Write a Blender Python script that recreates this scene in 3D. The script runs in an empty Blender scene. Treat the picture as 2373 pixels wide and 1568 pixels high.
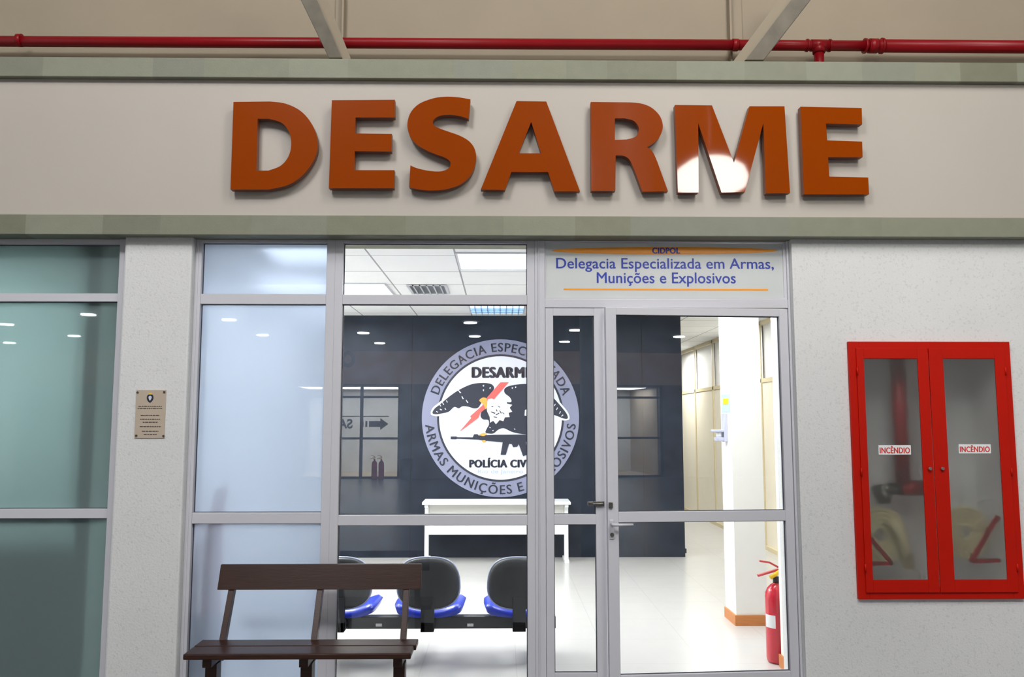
import bpy, bmesh, math, random
from mathutils import Vector, Matrix
random.seed(7)
S = bpy.context.scene
COL = S.collection

# ------------------------------------------------------------------ camera
FPX, CX, CY = 1900.0, 1186.5, 784.0
CAM = Vector((0.0, -4.63, 1.55))
PITCH = math.atan(191.0 / FPX)
YAW = math.radians(0.8)
fwd = Vector((math.sin(YAW) * math.cos(PITCH), math.cos(YAW) * math.cos(PITCH), math.sin(PITCH)))
rgt = Vector((math.cos(YAW), -math.sin(YAW), 0))
upv = rgt.cross(fwd)
cd = bpy.data.cameras.new('camera')
cd.sensor_width = 36.0
cd.lens = FPX / 2373.0 * 36.0
cd.clip_start = 0.05
co = bpy.data.objects.new('camera', cd)
COL.objects.link(co)
co.matrix_world = Matrix(((rgt.x, upv.x, -fwd.x, CAM.x), (rgt.y, upv.y, -fwd.y, CAM.y), (rgt.z, upv.z, -fwd.z, CAM.z), (0, 0, 0, 1)))
S.camera = co

# ------------------------------------------------------------------ world, view
W = bpy.data.worlds.new('world'); S.world = W; W.use_nodes = True
W.node_tree.nodes['Background'].inputs[0].default_value = (1.0, 0.97, 0.93, 1)
W.node_tree.nodes['Background'].inputs[1].default_value = 0.56
S.view_settings.view_transform = 'Standard'
S.view_settings.look = 'None'
S.view_settings.gamma = 1.0
S.view_settings.use_curve_mapping = False
S.view_settings.exposure = 0.0
S.cycles.max_bounces = 10
S.cycles.transparent_max_bounces = 16
S.cycles.sample_clamp_indirect = 6.0
S.cycles.caustics_reflective = False


def light(name, loc, target, size, power, color=(1, 1, 1), size_y=None, shape='RECTANGLE', spread=180):
    l = bpy.data.lights.new(name, 'AREA')
    l.shape = shape; l.size = size
    if shape == 'RECTANGLE': l.size_y = size_y or size
    l.energy = power; l.color = color; l.spread = math.radians(spread)
    o = bpy.data.objects.new(name, l); COL.objects.link(o)
    o.location = loc
    o.rotation_euler = (Vector(target) - Vector(loc)).to_track_quat('-Z', 'Y').to_euler()
    return o


# covered forecourt: unseen area lights added under the high roof to brighten the facade
light('facade_fill', (1.9, -3.3, 6.4), (0.6, 0.1, 1.0), 1.4, 90, (1.0, 0.95, 0.89))
light('facade_fill', (1.6, -6.0, 6.8), (0.6, 0.0, 0.5), 1.6, 420, (1.0, 0.97, 0.93))
light('facade_fill', (-2.4, -6.0, 6.8), (-1.2, 0.0, 0.4), 1.6, 370, (0.97, 0.98, 1.0))
for lx in (-8, -3, 2.5, 8):
    light('hall_fill', (lx, -6.6, 3.35), (lx, -17, 2.6), 1.0, 330, (0.93, 0.97, 1.0), 0.4)  # unseen lights added to brighten the reflected hall, facing away from the glass
light('facade_fill', (-1.8, -3.8, 6.4), (-1.0, 0.1, 1.6), 1.4, 60, (1.0, 0.95, 0.89))
# the room behind the glass: area lights added to brighten it
for lx, ly, p in ((-0.3, 2.2, 24), (1.25, 1.6, 27), (-1.75, 2.3, 84), (-1.8, 4.0, 34), (1.2, 0.9, 34), (-1.3, 1.0, 18), (-0.9, 3.2, 15), (1.6, 3.7, 28), (2.6, 6.2, 55), (2.6, 9.2, 55)):
    light('office_fill', (lx, ly, 2.70), (lx, ly, 0), 0.6, p, (1.0, 0.985, 0.95))


# ------------------------------------------------------------------ measuring helpers
def ray(px, py):
    return rgt * ((px - CX) / FPX) + upv * ((CY - py) / FPX) + fwd


def P(px, py, Y):                       # point on the vertical plane y = Y
    d = ray(px, py); t = (Y - CAM.y) / d.y
    return CAM + d * t


def H(px, py, z):                       # point on the horizontal plane at height z
    d = ray(px, py); t = (z - CAM.z) / d.z
    return CAM + d * t


def X_(px, Y, py=1000): return P(px, py, Y).x
def Z_(py, Y, px=1187): return P(px, py, Y).z


# ------------------------------------------------------------------ materials
def c(r, g, b):
    f = lambda v: (v / 255 / 12.92) if v / 255 <= 0.04045 else ((v / 255 + 0.055) / 1.055) ** 2.4
    return (f(r), f(g), f(b), 1)


def mat(name, col, rough=0.5, metal=0.0, spec=0.5, coat=0.0, noise=0.0, nscale=8.0, bump=0.0, bscale=200.0, emit=0.0, stretch=(1, 1, 1)):
    m = bpy.data.materials.new(name); m.use_nodes = True
    nt = m.node_tree; b = nt.nodes['Principled BSDF']
    b.inputs['Base Color'].default_value = col
    b.inputs['Roughness'].default_value = rough
    b.inputs['Metallic'].default_value = metal
    b.inputs['Specular IOR Level'].default_value = spec
    b.inputs['Coat Weight'].default_value = coat
    b.inputs['Coat Roughness'].default_value = 0.03
    if emit:
        b.inputs['Emission Color'].default_value = col
        b.inputs['Emission Strength'].default_value = emit
    tc = nt.nodes.new('ShaderNodeTexCoord')
    mp = nt.nodes.new('ShaderNodeMapping'); mp.inputs['Scale'].default_value = stretch
    nt.links.new(tc.outputs['Object'], mp.inputs[0])
    if noise:
        n = nt.nodes.new('ShaderNodeTexNoise'); n.inputs['Scale'].default_value = nscale; n.inputs['Detail'].default_value = 5
        nt.links.new(mp.outputs[0], n.inputs['Vector'])
        mx = nt.nodes.new('ShaderNodeMix'); mx.data_type = 'RGBA'; mx.blend_type = 'MULTIPLY'
        mx.inputs[0].default_value = 1.0
        mr = nt.nodes.new('ShaderNodeMapRange')
        mr.inputs[1].default_value = 0.3; mr.inputs[2].default_value = 0.7
        mr.inputs[3].default_value = 1 - noise; mr.inputs[4].default_value = 1.0
        nt.links.new(n.outputs[0], mr.inputs[0])
        mx.inputs[6].default_value = col
        nt.links.new(mr.outputs[0], mx.inputs[7])
        nt.links.new(mx.outputs[2], b.inputs['Base Color'])
    if bump:
        n2 = nt.nodes.new('ShaderNodeTexNoise'); n2.inputs['Scale'].default_value = bscale; n2.inputs['Detail'].default_value = 3
        nt.links.new(mp.outputs[0], n2.inputs['Vector'])
        bp = nt.nodes.new('ShaderNodeBump'); bp.inputs['Strength'].default_value = bump; bp.inputs['Distance'].default_value = 0.004
        nt.links.new(n2.outputs[0], bp.inputs['Height']); nt.links.new(bp.outputs[0], b.inputs['Normal'])
    return m


def node(nt, kind, **kw):
    n = nt.nodes.new(kind)
    for k, v in kw.items(): setattr(n, k, v)
    return n


def stucco():
    m = mat('stucco', c(222, 223, 223), 0.85, noise=0.05, nscale=3, bump=0.5, bscale=110)
    nt = m.node_tree; b = nt.nodes['Principled BSDF']
    src = b.inputs['Base Color'].links[0].from_socket
    tc = [n for n in nt.nodes if n.type == 'TEX_COORD'][0]
    n = node(nt, 'ShaderNodeTexNoise'); n.inputs['Scale'].default_value = 75; n.inputs['Detail'].default_value = 2
    nt.links.new(tc.outputs['Object'], n.inputs['Vector'])
    mr = node(nt, 'ShaderNodeMapRange'); mr.inputs[1].default_value = 0.30; mr.inputs[2].default_value = 0.42; mr.inputs[3].default_value = 0.88; mr.inputs[4].default_value = 1
    nt.links.new(n.outputs[0], mr.inputs[0])
    mx = node(nt, 'ShaderNodeMix', data_type='RGBA', blend_type='MULTIPLY'); mx.inputs[0].default_value = 1
    nt.links.new(src, mx.inputs[6]); nt.links.new(mr.outputs[0], mx.inputs[7]); nt.links.new(mx.outputs[2], b.inputs['Base Color'])
    return m


def green_stone(seed, n_per_m=3.0):
    m = mat('green_stone', c(134, 135, 114), 0.6, noise=0.10, nscale=14, bump=0.15, bscale=120)
    nt = m.node_tree; b = nt.nodes['Principled BSDF']
    src = b.inputs['Base Color'].links[0].from_socket
    tc = [n for n in nt.nodes if n.type == 'TEX_COORD'][0]
    sx = node(nt, 'ShaderNodeSeparateXYZ'); nt.links.new(tc.outputs['Object'], sx.inputs[0])
    ad = node(nt, 'ShaderNodeMath', operation='ADD'); ad.inputs[1].default_value = seed; nt.links.new(sx.outputs[0], ad.inputs[0])
    v = node(nt, 'ShaderNodeTexVoronoi', voronoi_dimensions='1D'); v.inputs['Scale'].default_value = n_per_m
    nt.links.new(ad.outputs[0], v.inputs['W'])
    mr = node(nt, 'ShaderNodeMapRange'); mr.inputs[3].default_value = 0.80; mr.inputs[4].default_value = 1.08
    s2 = node(nt, 'ShaderNodeSeparateColor'); nt.links.new(v.outputs['Color'], s2.inputs[0]); nt.links.new(s2.outputs[0], mr.inputs[0])
    mx = node(nt, 'ShaderNodeMix', data_type='RGBA', blend_type='MULTIPLY'); mx.inputs[0].default_value = 1
    nt.links.new(src, mx.inputs[6]); nt.links.new(mr.outputs[0], mx.inputs[7])
    mx2 = node(nt, 'ShaderNodeMix', data_type='RGBA', blend_type='MIX')
    mf = node(nt, 'ShaderNodeMapRange'); mf.inputs[3].default_value = 0.0; mf.inputs[4].default_value = 0.4
    nt.links.new(s2.outputs[1], mf.inputs[0]); nt.links.new(mf.outputs[0], mx2.inputs[0])
    nt.links.new(mx.outputs[2], mx2.inputs[6]); mx2.inputs[7].default_value = c(136, 142, 134)
    nt.links.new(mx2.outputs[2], b.inputs['Base Color'])
    return m


def grid_mat(name, col, line, sx_, sy_, ox, oy, w=0.012, rough=0.7, noise=0.03):
    m = mat(name, col, rough, noise=noise, nscale=5)
    nt = m.node_tree; b = nt.nodes['Principled BSDF']
    src = b.inputs['Base Color'].links[0].from_socket
    g = node(nt, 'ShaderNodeNewGeometry'); s = node(nt, 'ShaderNodeSeparateXYZ'); nt.links.new(g.outputs['Position'], s.inputs[0])
    outs = []
    for k, (sc_, of) in enumerate(((sx_, ox), (sy_, oy))):
        a = node(nt, 'ShaderNodeMath', operation='SUBTRACT'); a.inputs[1].default_value = of; nt.links.new(s.outputs[k], a.inputs[0])
        d = node(nt, 'ShaderNodeMath', operation='DIVIDE'); d.inputs[1].default_value = sc_; nt.links.new(a.outputs[0], d.inputs[0])
        fr = node(nt, 'ShaderNodeMath', operation='FRACT'); nt.links.new(d.outputs[0], fr.inputs[0])
        lt = node(nt, 'ShaderNodeMath', operation='LESS_THAN'); lt.inputs[1].default_value = w / sc_; nt.links.new(fr.outputs[0], lt.inputs[0])
        outs.append(lt)
    mxm = node(nt, 'ShaderNodeMath', operation='MAXIMUM'); nt.links.new(outs[0].outputs[0], mxm.inputs[0]); nt.links.new(outs[1].outputs[0], mxm.inputs[1])
    mx = node(nt, 'ShaderNodeMix', data_type='RGBA'); nt.links.new(mxm.outputs[0], mx.inputs[0]); nt.links.new(src, mx.inputs[6]); mx.inputs[7].default_value = line
    nt.links.new(mx.outputs[2], b.inputs['Base Color'])
    return m


def clear_glass(name, ior=1.5, tint=(0.97, 0.99, 1, 1)):
    m = bpy.data.materials.new(name); m.use_nodes = True; nt = m.node_tree; nt.nodes.clear()
    out = node(nt, 'ShaderNodeOutputMaterial'); t = node(nt, 'ShaderNodeBsdfTransparent'); t.inputs[0].default_value = tint
    g = node(nt, 'ShaderNodeBsdfGlossy'); g.inputs['Roughness'].default_value = 0.0; g.inputs[0].default_value = (1, 1, 1, 1)
    fr = node(nt, 'ShaderNodeFresnel'); fr.inputs[0].default_value = ior
    mx = node(nt, 'ShaderNodeMixShader')
    nt.links.new(fr.outputs[0], mx.inputs[0]); nt.links.new(t.outputs[0], mx.inputs[1]); nt.links.new(g.outputs[0], mx.inputs[2]); nt.links.new(mx.outputs[0], out.inputs[0])
    return m


def film_glass(name, dif, tr, f=0.5, blur=0.0):       # glass with an adhesive frosted film
    m = bpy.data.materials.new(name); m.use_nodes = True; nt = m.node_tree; nt.nodes.clear()
    out = node(nt, 'ShaderNodeOutputMaterial')
    d = node(nt, 'ShaderNodeBsdfDiffuse'); d.inputs[0].default_value = dif
    t = node(nt, 'ShaderNodeBsdfTranslucent'); t.inputs[0].default_value = tr
    m1 = node(nt, 'ShaderNodeMixShader'); m1.inputs[0].default_value = f
    nt.links.new(d.outputs[0], m1.inputs[1]); nt.links.new(t.outputs[0], m1.inputs[2])
    g = node(nt, 'ShaderNodeBsdfGlossy'); g.inputs['Roughness'].default_value = 0.015
    fr = node(nt, 'ShaderNodeFresnel'); fr.inputs[0].default_value = 1.55
    if blur:                            # part of the light passes scattered only a little: near things show as blurs
        r = node(nt, 'ShaderNodeBsdfRefraction'); r.inputs['Roughness'].default_value = 0.5; r.inputs['IOR'].default_value = 1.12; r.inputs[0].default_value = tr
        m3 = node(nt, 'ShaderNodeMixShader'); m3.inputs[0].default_value = blur
        nt.links.new(m1.outputs[0], m3.inputs[1]); nt.links.new(r.outputs[0], m3.inputs[2]); m1 = m3
    mx = node(nt, 'ShaderNodeMixShader')
    nt.links.new(fr.outputs[0], mx.inputs[0]); nt.links.new(m1.outputs[0], mx.inputs[1]); nt.links.new(g.outputs[0], mx.inputs[2])
    nt.links.new(mx.outputs[0], out.inputs[0])
    return m


def hazy_glass(name):                                   # scratched acrylic: blurs what lies behind
    m = bpy.data.materials.new(name); m.use_nodes = True; nt = m.node_tree; nt.nodes.clear()
    out = node(nt, 'ShaderNodeOutputMaterial')
    r = node(nt, 'ShaderNodeBsdfRefraction'); r.inputs['Roughness'].default_value = 0.42; r.inputs['IOR'].default_value = 1.12; r.inputs[0].default_value = (0.95, 0.97, 0.97, 1)
    t = node(nt, 'ShaderNodeBsdfTransparent'); t.inputs[0].default_value = (0.9, 0.9, 0.9, 1)
    d = node(nt, 'ShaderNodeBsdfDiffuse'); d.inputs[0].default_value = c(185, 185, 182)
    m1 = node(nt, 'ShaderNodeMixShader'); m1.inputs[0].default_value = 0.32
    m2 = node(nt, 'ShaderNodeMixShader'); m2.inputs[0].default_value = 0.07
    nt.links.new(r.outputs[0], m1.inputs[1]); nt.links.new(t.outputs[0], m1.inputs[2])
    nt.links.new(m1.outputs[0], m2.inputs[1]); nt.links.new(d.outputs[0], m2.inputs[2])
    nt.links.new(m2.outputs[0], out.inputs[0])
    return m


def emis(name, col, s):
    m = bpy.data.materials.new(name); m.use_nodes = True; nt = m.node_tree; nt.nodes.clear()
    out = node(nt, 'ShaderNodeOutputMaterial'); e = node(nt, 'ShaderNodeEmission'); e.inputs[0].default_value = col; e.inputs[1].default_value = s
    nt.links.new(e.outputs[0], out.inputs[0]); return m


def wood(name, base, rough=0.35):
    m = mat(name, base, rough, spec=0.25, noise=0.35, nscale=3.0, stretch=(3, 40, 40), bump=0.1, bscale=6)
    return m


M = dict(
    stucco=stucco(),
    fascia=mat('fascia_paint', c(184, 177, 168), 0.55, noise=0.04, nscale=1.5, bump=0.05, bscale=30),
    upper=mat('beige_paint', c(158, 146, 127), 0.8, noise=0.08, nscale=2, bump=0.1, bscale=30),
    stone1=green_stone(3.7), stone2=green_stone(11.3, 2.3),
    orange=mat('orange_enamel', c(146, 60, 0), 0.05, spec=0.4, noise=0.12, nscale=1.2),
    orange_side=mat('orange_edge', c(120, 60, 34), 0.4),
    alu=mat('painted_aluminium', c(206, 206, 213), 0.35, spec=0.5, noise=0.02),
    gasket=mat('rubber_gasket', c(70, 72, 84), 0.7),
    steelbeam=mat('galvanised_steel', c(150, 143, 130), 0.45, metal=0.35, noise=0.3, nscale=9),
    redpipe=mat('red_pipe_paint', c(136, 12, 22), 0.35, spec=0.25, noise=0.12, nscale=6),
    redcab=mat('red_cabinet_enamel', c(188, 20, 0), 0.5, spec=0.2, noise=0.08, nscale=5),
    redgap=mat('red_shadow_gap', c(70, 6, 4), 0.6),
    chrome=mat('chrome', c(190, 190, 190), 0.2, metal=0.9),
    brass=mat('worn_lock_metal', c(120, 118, 112), 0.35, metal=0.8, noise=0.4, nscale=60),
    glass=clear_glass('clear_glass'),
    glassd=clear_glass('door_glass'),
    film=film_glass('frosted_film_glass', c(215, 222, 230), c(214, 224, 238), 0.9, 0.35),
    teal=film_glass('teal_film_glass', c(160, 182, 182), c(188, 208, 208), 0.65),
    hazy=hazy_glass('hazy_acrylic'),
    white=mat('white_paint', c(244, 243, 238), 0.6, noise=0.02),
    cream=mat('cream_laminate', c(242, 232, 210), 0.45, noise=0.04),
    creamline=mat('cream_trim', c(220, 204, 164), 0.45),
    dark=mat('dark_polished_panel', c(40, 47, 60), 0.5, spec=0.15, noise=0.35, nscale=6),
    seam=mat('panel_seam', c(8, 9, 12), 0.8),
    floor_in=grid_mat('office_floor_tile', c(198, 197, 195), c(188, 187, 184), 0.6, 0.6, 0.1, 0.2, 0.006, rough=0.22),
    floor_out=grid_mat('hall_floor_tile', c(104, 104, 108), c(70, 70, 74), 0.6, 0.6, 0.1, 0.2, 0.008, rough=0.3, noise=0.2),
    woodbench=wood('dark_brown_wood', c(58, 34, 25)),
    woodbase=mat('orange_wood', c(206, 128, 62), 0.4, noise=0.15, nscale=12, stretch=(1, 8, 8)),
    bplastic=mat('black_plastic', c(40, 44, 48), 0.5, noise=0.15, nscale=20, bump=0.1, bscale=300),
    silveredge=mat('backrest_edge', c(170, 180, 205), 0.3),
    blue=mat('blue_vinyl', c(32, 62, 196), 0.28, noise=0.05, nscale=10),
    blacksteel=mat('black_steel', c(34, 36, 40), 0.35),
    desk=mat('white_laminate', c(235, 238, 240), 0.4),
    deskgrey=mat('grey_laminate', c(200, 200, 194), 0.5),
    extred=mat('extinguisher_red', c(200, 22, 48), 0.22, coat=0.5),
    yellow=mat('yellow_plastic', c(240, 200, 10), 0.4),
    black=mat('black_rubber', c(20, 20, 22), 0.5),
    paper=mat('white_label', c(235, 238, 240), 0.6),
    plaque=mat('bronze_plaque', c(202, 186, 168), 0.4, metal=0.2, noise=0.08),
    ink=mat('dark_ink', c(70, 62, 56), 0.6),
    inkblue=mat('navy_ink', c(28, 34, 52), 0.6),
    signgrey=mat('silver_sign_panel', c(208, 212, 212), 0.3, noise=0.05, nscale=4),
    signblue=mat('sign_blue', c(38, 62, 170), 0.4),
    signorange=mat('sign_orange', c(252, 160, 30), 0.4),
    ring=mat('emblem_lavender', c(124, 128, 154), 0.6),
    ewhite=mat('emblem_white', c(208, 212, 224), 0.6),
    ered=mat('emblem_red', c(240, 92, 88), 0.6),
    eorange=mat('emblem_orange', c(240, 160, 70), 0.6),
    eblue=mat('emblem_light_blue', c(160, 178, 205), 0.6),
    labelred=mat('sticker_red', c(215, 50, 40), 0.5),
    hose=mat('canvas_hose', c(215, 205, 165), 0.8, noise=0.2, nscale=30),
    recess=mat('recess_grey', c(238, 238, 236), 0.7),
    tile=grid_mat('ceiling_tile', c(243, 244, 245), c(150, 150, 154), 0.64, 0.66, -0.345, 1.42, 0.014),
    troffer=emis('troffer_light', (0.93, 0.97, 1, 1), 3.0),
    louvre=mat('louvre_blue', c(150, 190, 235), 0.4),
    ventm=mat('vent_metal', c(95, 100, 104), 0.5),
    hallceil=mat('hall_ceiling', c(150, 156, 160), 0.8),
    halltan=mat('hall_fascia_tan', c(205, 165, 145), 0.8, noise=0.1, nscale=2),
    hallframe=mat('dark_window_frame', c(60, 64, 72), 0.5),
    hallwall=mat('hall_wall', c(110, 104, 106), 0.8),
    downl=emis('downlight_glow', (0.86, 1, 0.95, 1), 45.0),
    bay=emis('bay_lamp_glow', (1, 0.97, 0.9, 1), 34.0),
    sanit=mat('dispenser_plastic', c(175, 178, 200), 0.4),
    colm=mat('column_paint', c(140, 158, 170), 0.3),
    blocker=mat('blocker_green_grey', c(60, 78, 80), 0.6),
    led=emis('shop_interior_light', (0.85, 0.93, 1, 1), 3.2),
    tan2=mat('tan_partition', c(205, 185, 160), 0.6),
    lettersdark=mat('dark_letter', c(38, 32, 34), 0.5),
    arrow=mat('bronze_letter', c(92, 78, 60), 0.5),
)


# ------------------------------------------------------------------ mesh builder
class MB:
    def __init__(s): s.v = []; s.f = []; s.m = []; s.mats = []; s.cur = 0; s.sm = []

    def use(s, m):
        if m not in s.mats: s.mats.append(m)
        s.cur = s.mats.index(m); return s

    def add(s, vs, fs, smooth=False):
        o = len(s.v); s.v += [tuple(v) for v in vs]
        for f in fs: s.f.append(tuple(i + o for i in f)); s.m.append(s.cur); s.sm.append(smooth)
        return s

    def box(s, x0, x1, y0, y1, z0, z1):
        if x0 > x1: x0, x1 = x1, x0
        if y0 > y1: y0, y1 = y1, y0
        if z0 > z1: z0, z1 = z1, z0
        return s.add([(x0, y0, z0), (x1, y0, z0), (x1, y1, z0), (x0, y1, z0), (x0, y0, z1), (x1, y0, z1), (x1, y1, z1), (x0, y1, z1)],
                     [(0, 3, 2, 1), (4, 5, 6, 7), (0, 1, 5, 4), (1, 2, 6, 5), (2, 3, 7, 6), (3, 0, 4, 7)])

    def bar(s, a, b, w, t, up=(0, 0, 1)):   # rectangular bar from a to b
        a = Vector(a); b = Vector(b); d = (b - a).normalized(); u = Vector(up)
        r = d.cross(u).normalized(); u = r.cross(d).normalized()
        r *= w / 2; u *= t / 2
        vs = [a - r - u, a + r - u, a + r + u, a - r + u, b - r - u, b + r - u, b + r + u, b - r + u]
        return s.add(vs, [(0, 3, 2, 1), (4, 5, 6, 7), (0, 1, 5, 4), (1, 2, 6, 5), (2, 3, 7, 6), (3, 0, 4, 7)])

    def tube(s, pts, r, n=12, caps=True):
        pts = [Vector(p) for p in pts]; rr = r if isinstance(r, (list, tuple)) else [r] * len(pts)
        vs = []; fs = []
        prev = None
        for i, p in enumerate(pts):
            d = (pts[min(i + 1, len(pts) - 1)] - pts[max(i - 1, 0)]).normalized()
            ref = prev if prev is not None else (Vector((0, 0, 1)) if abs(d.z) < 0.9 else Vector((1, 0, 0)))
            a = d.cross(ref).normalized(); b = a.cross(d).normalized(); prev = b
            for k in range(n):
                t = 2 * math.pi * k / n
                vs.append(p + a * math.cos(t) * rr[i] + b * math.sin(t) * rr[i])
        for i in range(len(pts) - 1):
            for k in range(n):
                k2 = (k + 1) % n
                fs.append((i * n + k, i * n + k2, (i + 1) * n + k2, (i + 1) * n + k))
        s.add(vs, fs, True)
        if caps:
            o = len(s.v) - len(vs)
            s.f.append(tuple(o + k for k in range(n))[::-1]); s.m.append(s.cur); s.sm.append(False)
            s.f.append(tuple(o + (len(pts) - 1) * n + k for k in range(n))); s.m.append(s.cur); s.sm.append(False)
        return s

    def lathe(s, prof, cx, cy, n=32):
        vs = []; fs = []
        for r, z in prof:
            for k in range(n):
                t = 2 * math.pi * k / n
                vs.append((cx + r * math.cos(t), cy + r * math.sin(t), z))
        for i in range(len(prof) - 1):
            for k in range(n):
                k2 = (k + 1) % n
                fs.append((i * n + k, i * n + k2, (i + 1) * n + k2, (i + 1) * n + k))
        s.add(vs, fs, True)
        o = len(s.v) - len(vs)
        s.f.append(tuple(o + k for k in range(n))[::-1]); s.m.append(s.cur); s.sm.append(False)
        s.f.append(tuple(o + (len(prof) - 1) * n + k for k in range(n))); s.m.append(s.cur); s.sm.append(False)
        return s

    def mesh(s, me, matx=None):            # merge another mesh's geometry
        vs = [(matx @ v.co if matx else v.co) for v in me.vertices]
        return s.add(vs, [tuple(p.vertices) for p in me.polygons])

    def build(s, name, m=None, parent=None, bevel=0.0, seg=2, fix=True):
        me = bpy.data.meshes.new(name)
        org = Vector((0, 0, 0))
        vv = [Vector(v) for v in s.v]
        if parent is not None:
            org = parent.location
        else:
            xs = [v.x for v in vv]; ys = [v.y for v in vv]; zs = [v.z for v in vv]
            org = Vector(((min(xs) + max(xs)) / 2, (min(ys) + max(ys)) / 2, min(zs)))
        g = Vector((0, 0, 0))
        p = parent
        if p is not None and p.parent is not None: org = p.parent.location + p.location
        me.from_pydata([v - org for v in vv], [], s.f)
        mats = s.mats or [m]
        for q in mats: me.materials.append(q)
        for i, pl in enumerate(me.polygons):
            pl.material_index = s.m[i] if s.mats else 0
            pl.use_smooth = s.sm[i]
        if fix:
            bm = bmesh.new(); bm.from_mesh(me)
            bmesh.ops.recalc_face_normals(bm, faces=bm.faces)
            bm.to_mesh(me); bm.free()
        o = bpy.data.objects.new(name, me); COL.objects.link(o)
        if parent is not None: o.parent = parent
        else: o.location = org
        if bevel:
            b = o.modifiers.new('bevel', 'BEVEL'); b.width = bevel; b.segments = seg; b.limit_method = 'ANGLE'; b.angle_limit = math.radians(40)
        return o


def tag(o, label=None, cat=None, group=None, kind=None):
    if label: o['label'] = label
    if cat: o['category'] = cat
    if group: o['group'] = group
    if kind: o['kind'] = kind
    return o


def empty(name, loc, label=None, cat=None, group=None, kind=None):
    o = bpy.data.objects.new(name, None); COL.objects.link(o); o.location = loc; o.empty_display_size = 0.1
    return tag(o, label, cat, group, kind)


def structure(o, label, cat): return tag(o, label, cat, kind='structure')


def smoothed(pts, closed=True, n=6):
    out = []; N = len(pts)
    for i in range(N if closed else N - 1):
        p0 = Vector(pts[(i - 1) % N] if closed or i > 0 else pts[i]); p1 = Vector(pts[i]); p2 = Vector(pts[(i + 1) % N])
        p3 = Vector(pts[(i + 2) % N] if closed or i + 2 < N else pts[i + 1])
        for k in range(n):
            t = k / n
            out.append(0.5 * ((2 * p1) + (-p0 + p2) * t + (2 * p0 - 5 * p1 + 4 * p2 - p3) * t * t + (-p0 + 3 * p1 - 3 * p2 + p3) * t ** 3))
    if not closed: out.append(Vector(pts[-1]))
    return [(p.x, p.y) for p in out]


def shape_mesh(loops, depth, bev=0.0):      # filled 2-D outline(s) -> extruded mesh in the xy plane, z = +-depth
    cu = bpy.data.curves.new('tmp', 'CURVE'); cu.dimensions = '2D'; cu.fill_mode = 'BOTH'; cu.extrude = depth; cu.bevel_depth = bev; cu.bevel_resolution = 1
    if bev: cu.offset = -bev
    for lp in loops:
        sp = cu.splines.new('POLY'); sp.points.add(len(lp) - 1)
        for i, (x, y) in enumerate(lp): sp.points[i].co = (x, y, 0, 1)
        sp.use_cyclic_u = True
    o = bpy.data.objects.new('tmp', cu); COL.objects.link(o)
    bpy.context.view_layer.update()
    me = bpy.data.meshes.new_from_object(o.evaluated_get(bpy.context.evaluated_depsgraph_get()))
    bpy.data.objects.remove(o); bpy.data.curves.remove(cu)
    return me


def text_mesh(txt, depth=0.001, offset=0.0, spacing=1.0):
    cu = bpy.data.curves.new('tmp', 'FONT'); cu.body = txt; cu.extrude = depth; cu.offset = offset; cu.space_character = spacing; cu.resolution_u = 4
    o = bpy.data.objects.new('tmp', cu); COL.objects.link(o)
    bpy.context.view_layer.update()
    me = bpy.data.meshes.new_from_object(o.evaluated_get(bpy.context.evaluated_depsgraph_get()))
    bpy.data.objects.remove(o); bpy.data.curves.remove(cu)
    return me


def up_mat(Y, flip=False):                 # xy-plane mesh -> xz-plane at y = Y, facing -Y
    return Matrix(((1, 0, 0, 0), (0, 0, -1, Y), (0, 1, 0, 0), (0, 0, 0, 1)))


def px_shape(b, loops_px, Y, depth, f=None, back=0.0):
    """outline measured in the picture, cut out of sheet of the given depth, front face at y = Y"""
    loops = []
    for lp in loops_px:
        q = []
        for (x, y) in lp:
            if f: x, y = f(x, y)
            w = P(x, y, Y); q.append((w.x, w.z))
        loops.append(q)
    me = shape_mesh(loops, depth / 2)
    b.mesh(me, up_mat(Y + depth / 2)); bpy.data.meshes.remove(me)
    return b


def fit_text(b, txt, x0, x1, z0, z1, Y, depth=0.001, offset=0.0, spacing=1.0):
    me = text_mesh(txt, depth / 2, 0.0, spacing + offset * 1.5)
    if offset:                             # heavier weight: the strokes doubled side by side
        o_ = MB()
        for dx, dy_ in ((-1, 0), (-.5, -.35), (-.5, .35), (0, 0), (.5, .35), (.5, -.35), (1, 0)): o_.mesh(me, Matrix.Translation((dx * offset, dy_ * offset, (dx + 2) * 1e-5)))
        bpy.data.meshes.remove(me); me = bpy.data.meshes.new('tmp'); me.from_pydata(o_.v, [], o_.f)
    xs = [v.co.x for v in me.vertices]; ys = [v.co.y for v in me.vertices]
    ax, bx, ay, by = min(xs), max(xs), min(ys), max(ys)
    for v in me.vertices:
        v.co.x = x0 + (v.co.x - ax) / (bx - ax) * (x1 - x0); v.co.y = z0 + (v.co.y - ay) / (by - ay) * (z1 - z0)
    b.mesh(me, up_mat(Y - depth / 2)); bpy.data.meshes.remove(me)
    return b


def px_text(b, txt, px0, px1, py0, py1, Y, **k):
    a = P(px0, (py0 + py1) / 2, Y); e = P(px1, (py0 + py1) / 2, Y)
    return fit_text(b, txt, a.x, e.x, P((px0 + px1) / 2, py1, Y).z, P((px0 + px1) / 2, py0, Y).z, Y, **k)


# ------------------------------------------------------------------ building shell
XL, XR = -4.4, 5.2                        # how far the facade runs either side
YF = 0.0                                  # face of pillar and right wall
YG = 0.05                                 # frame face
zb0, zb1 = Z_(546, -0.07), Z_(500, -0.07)   # lower stone band
zt0, zt1 = Z_(183, -0.07), Z_(138, -0.07)   # upper stone band

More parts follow.
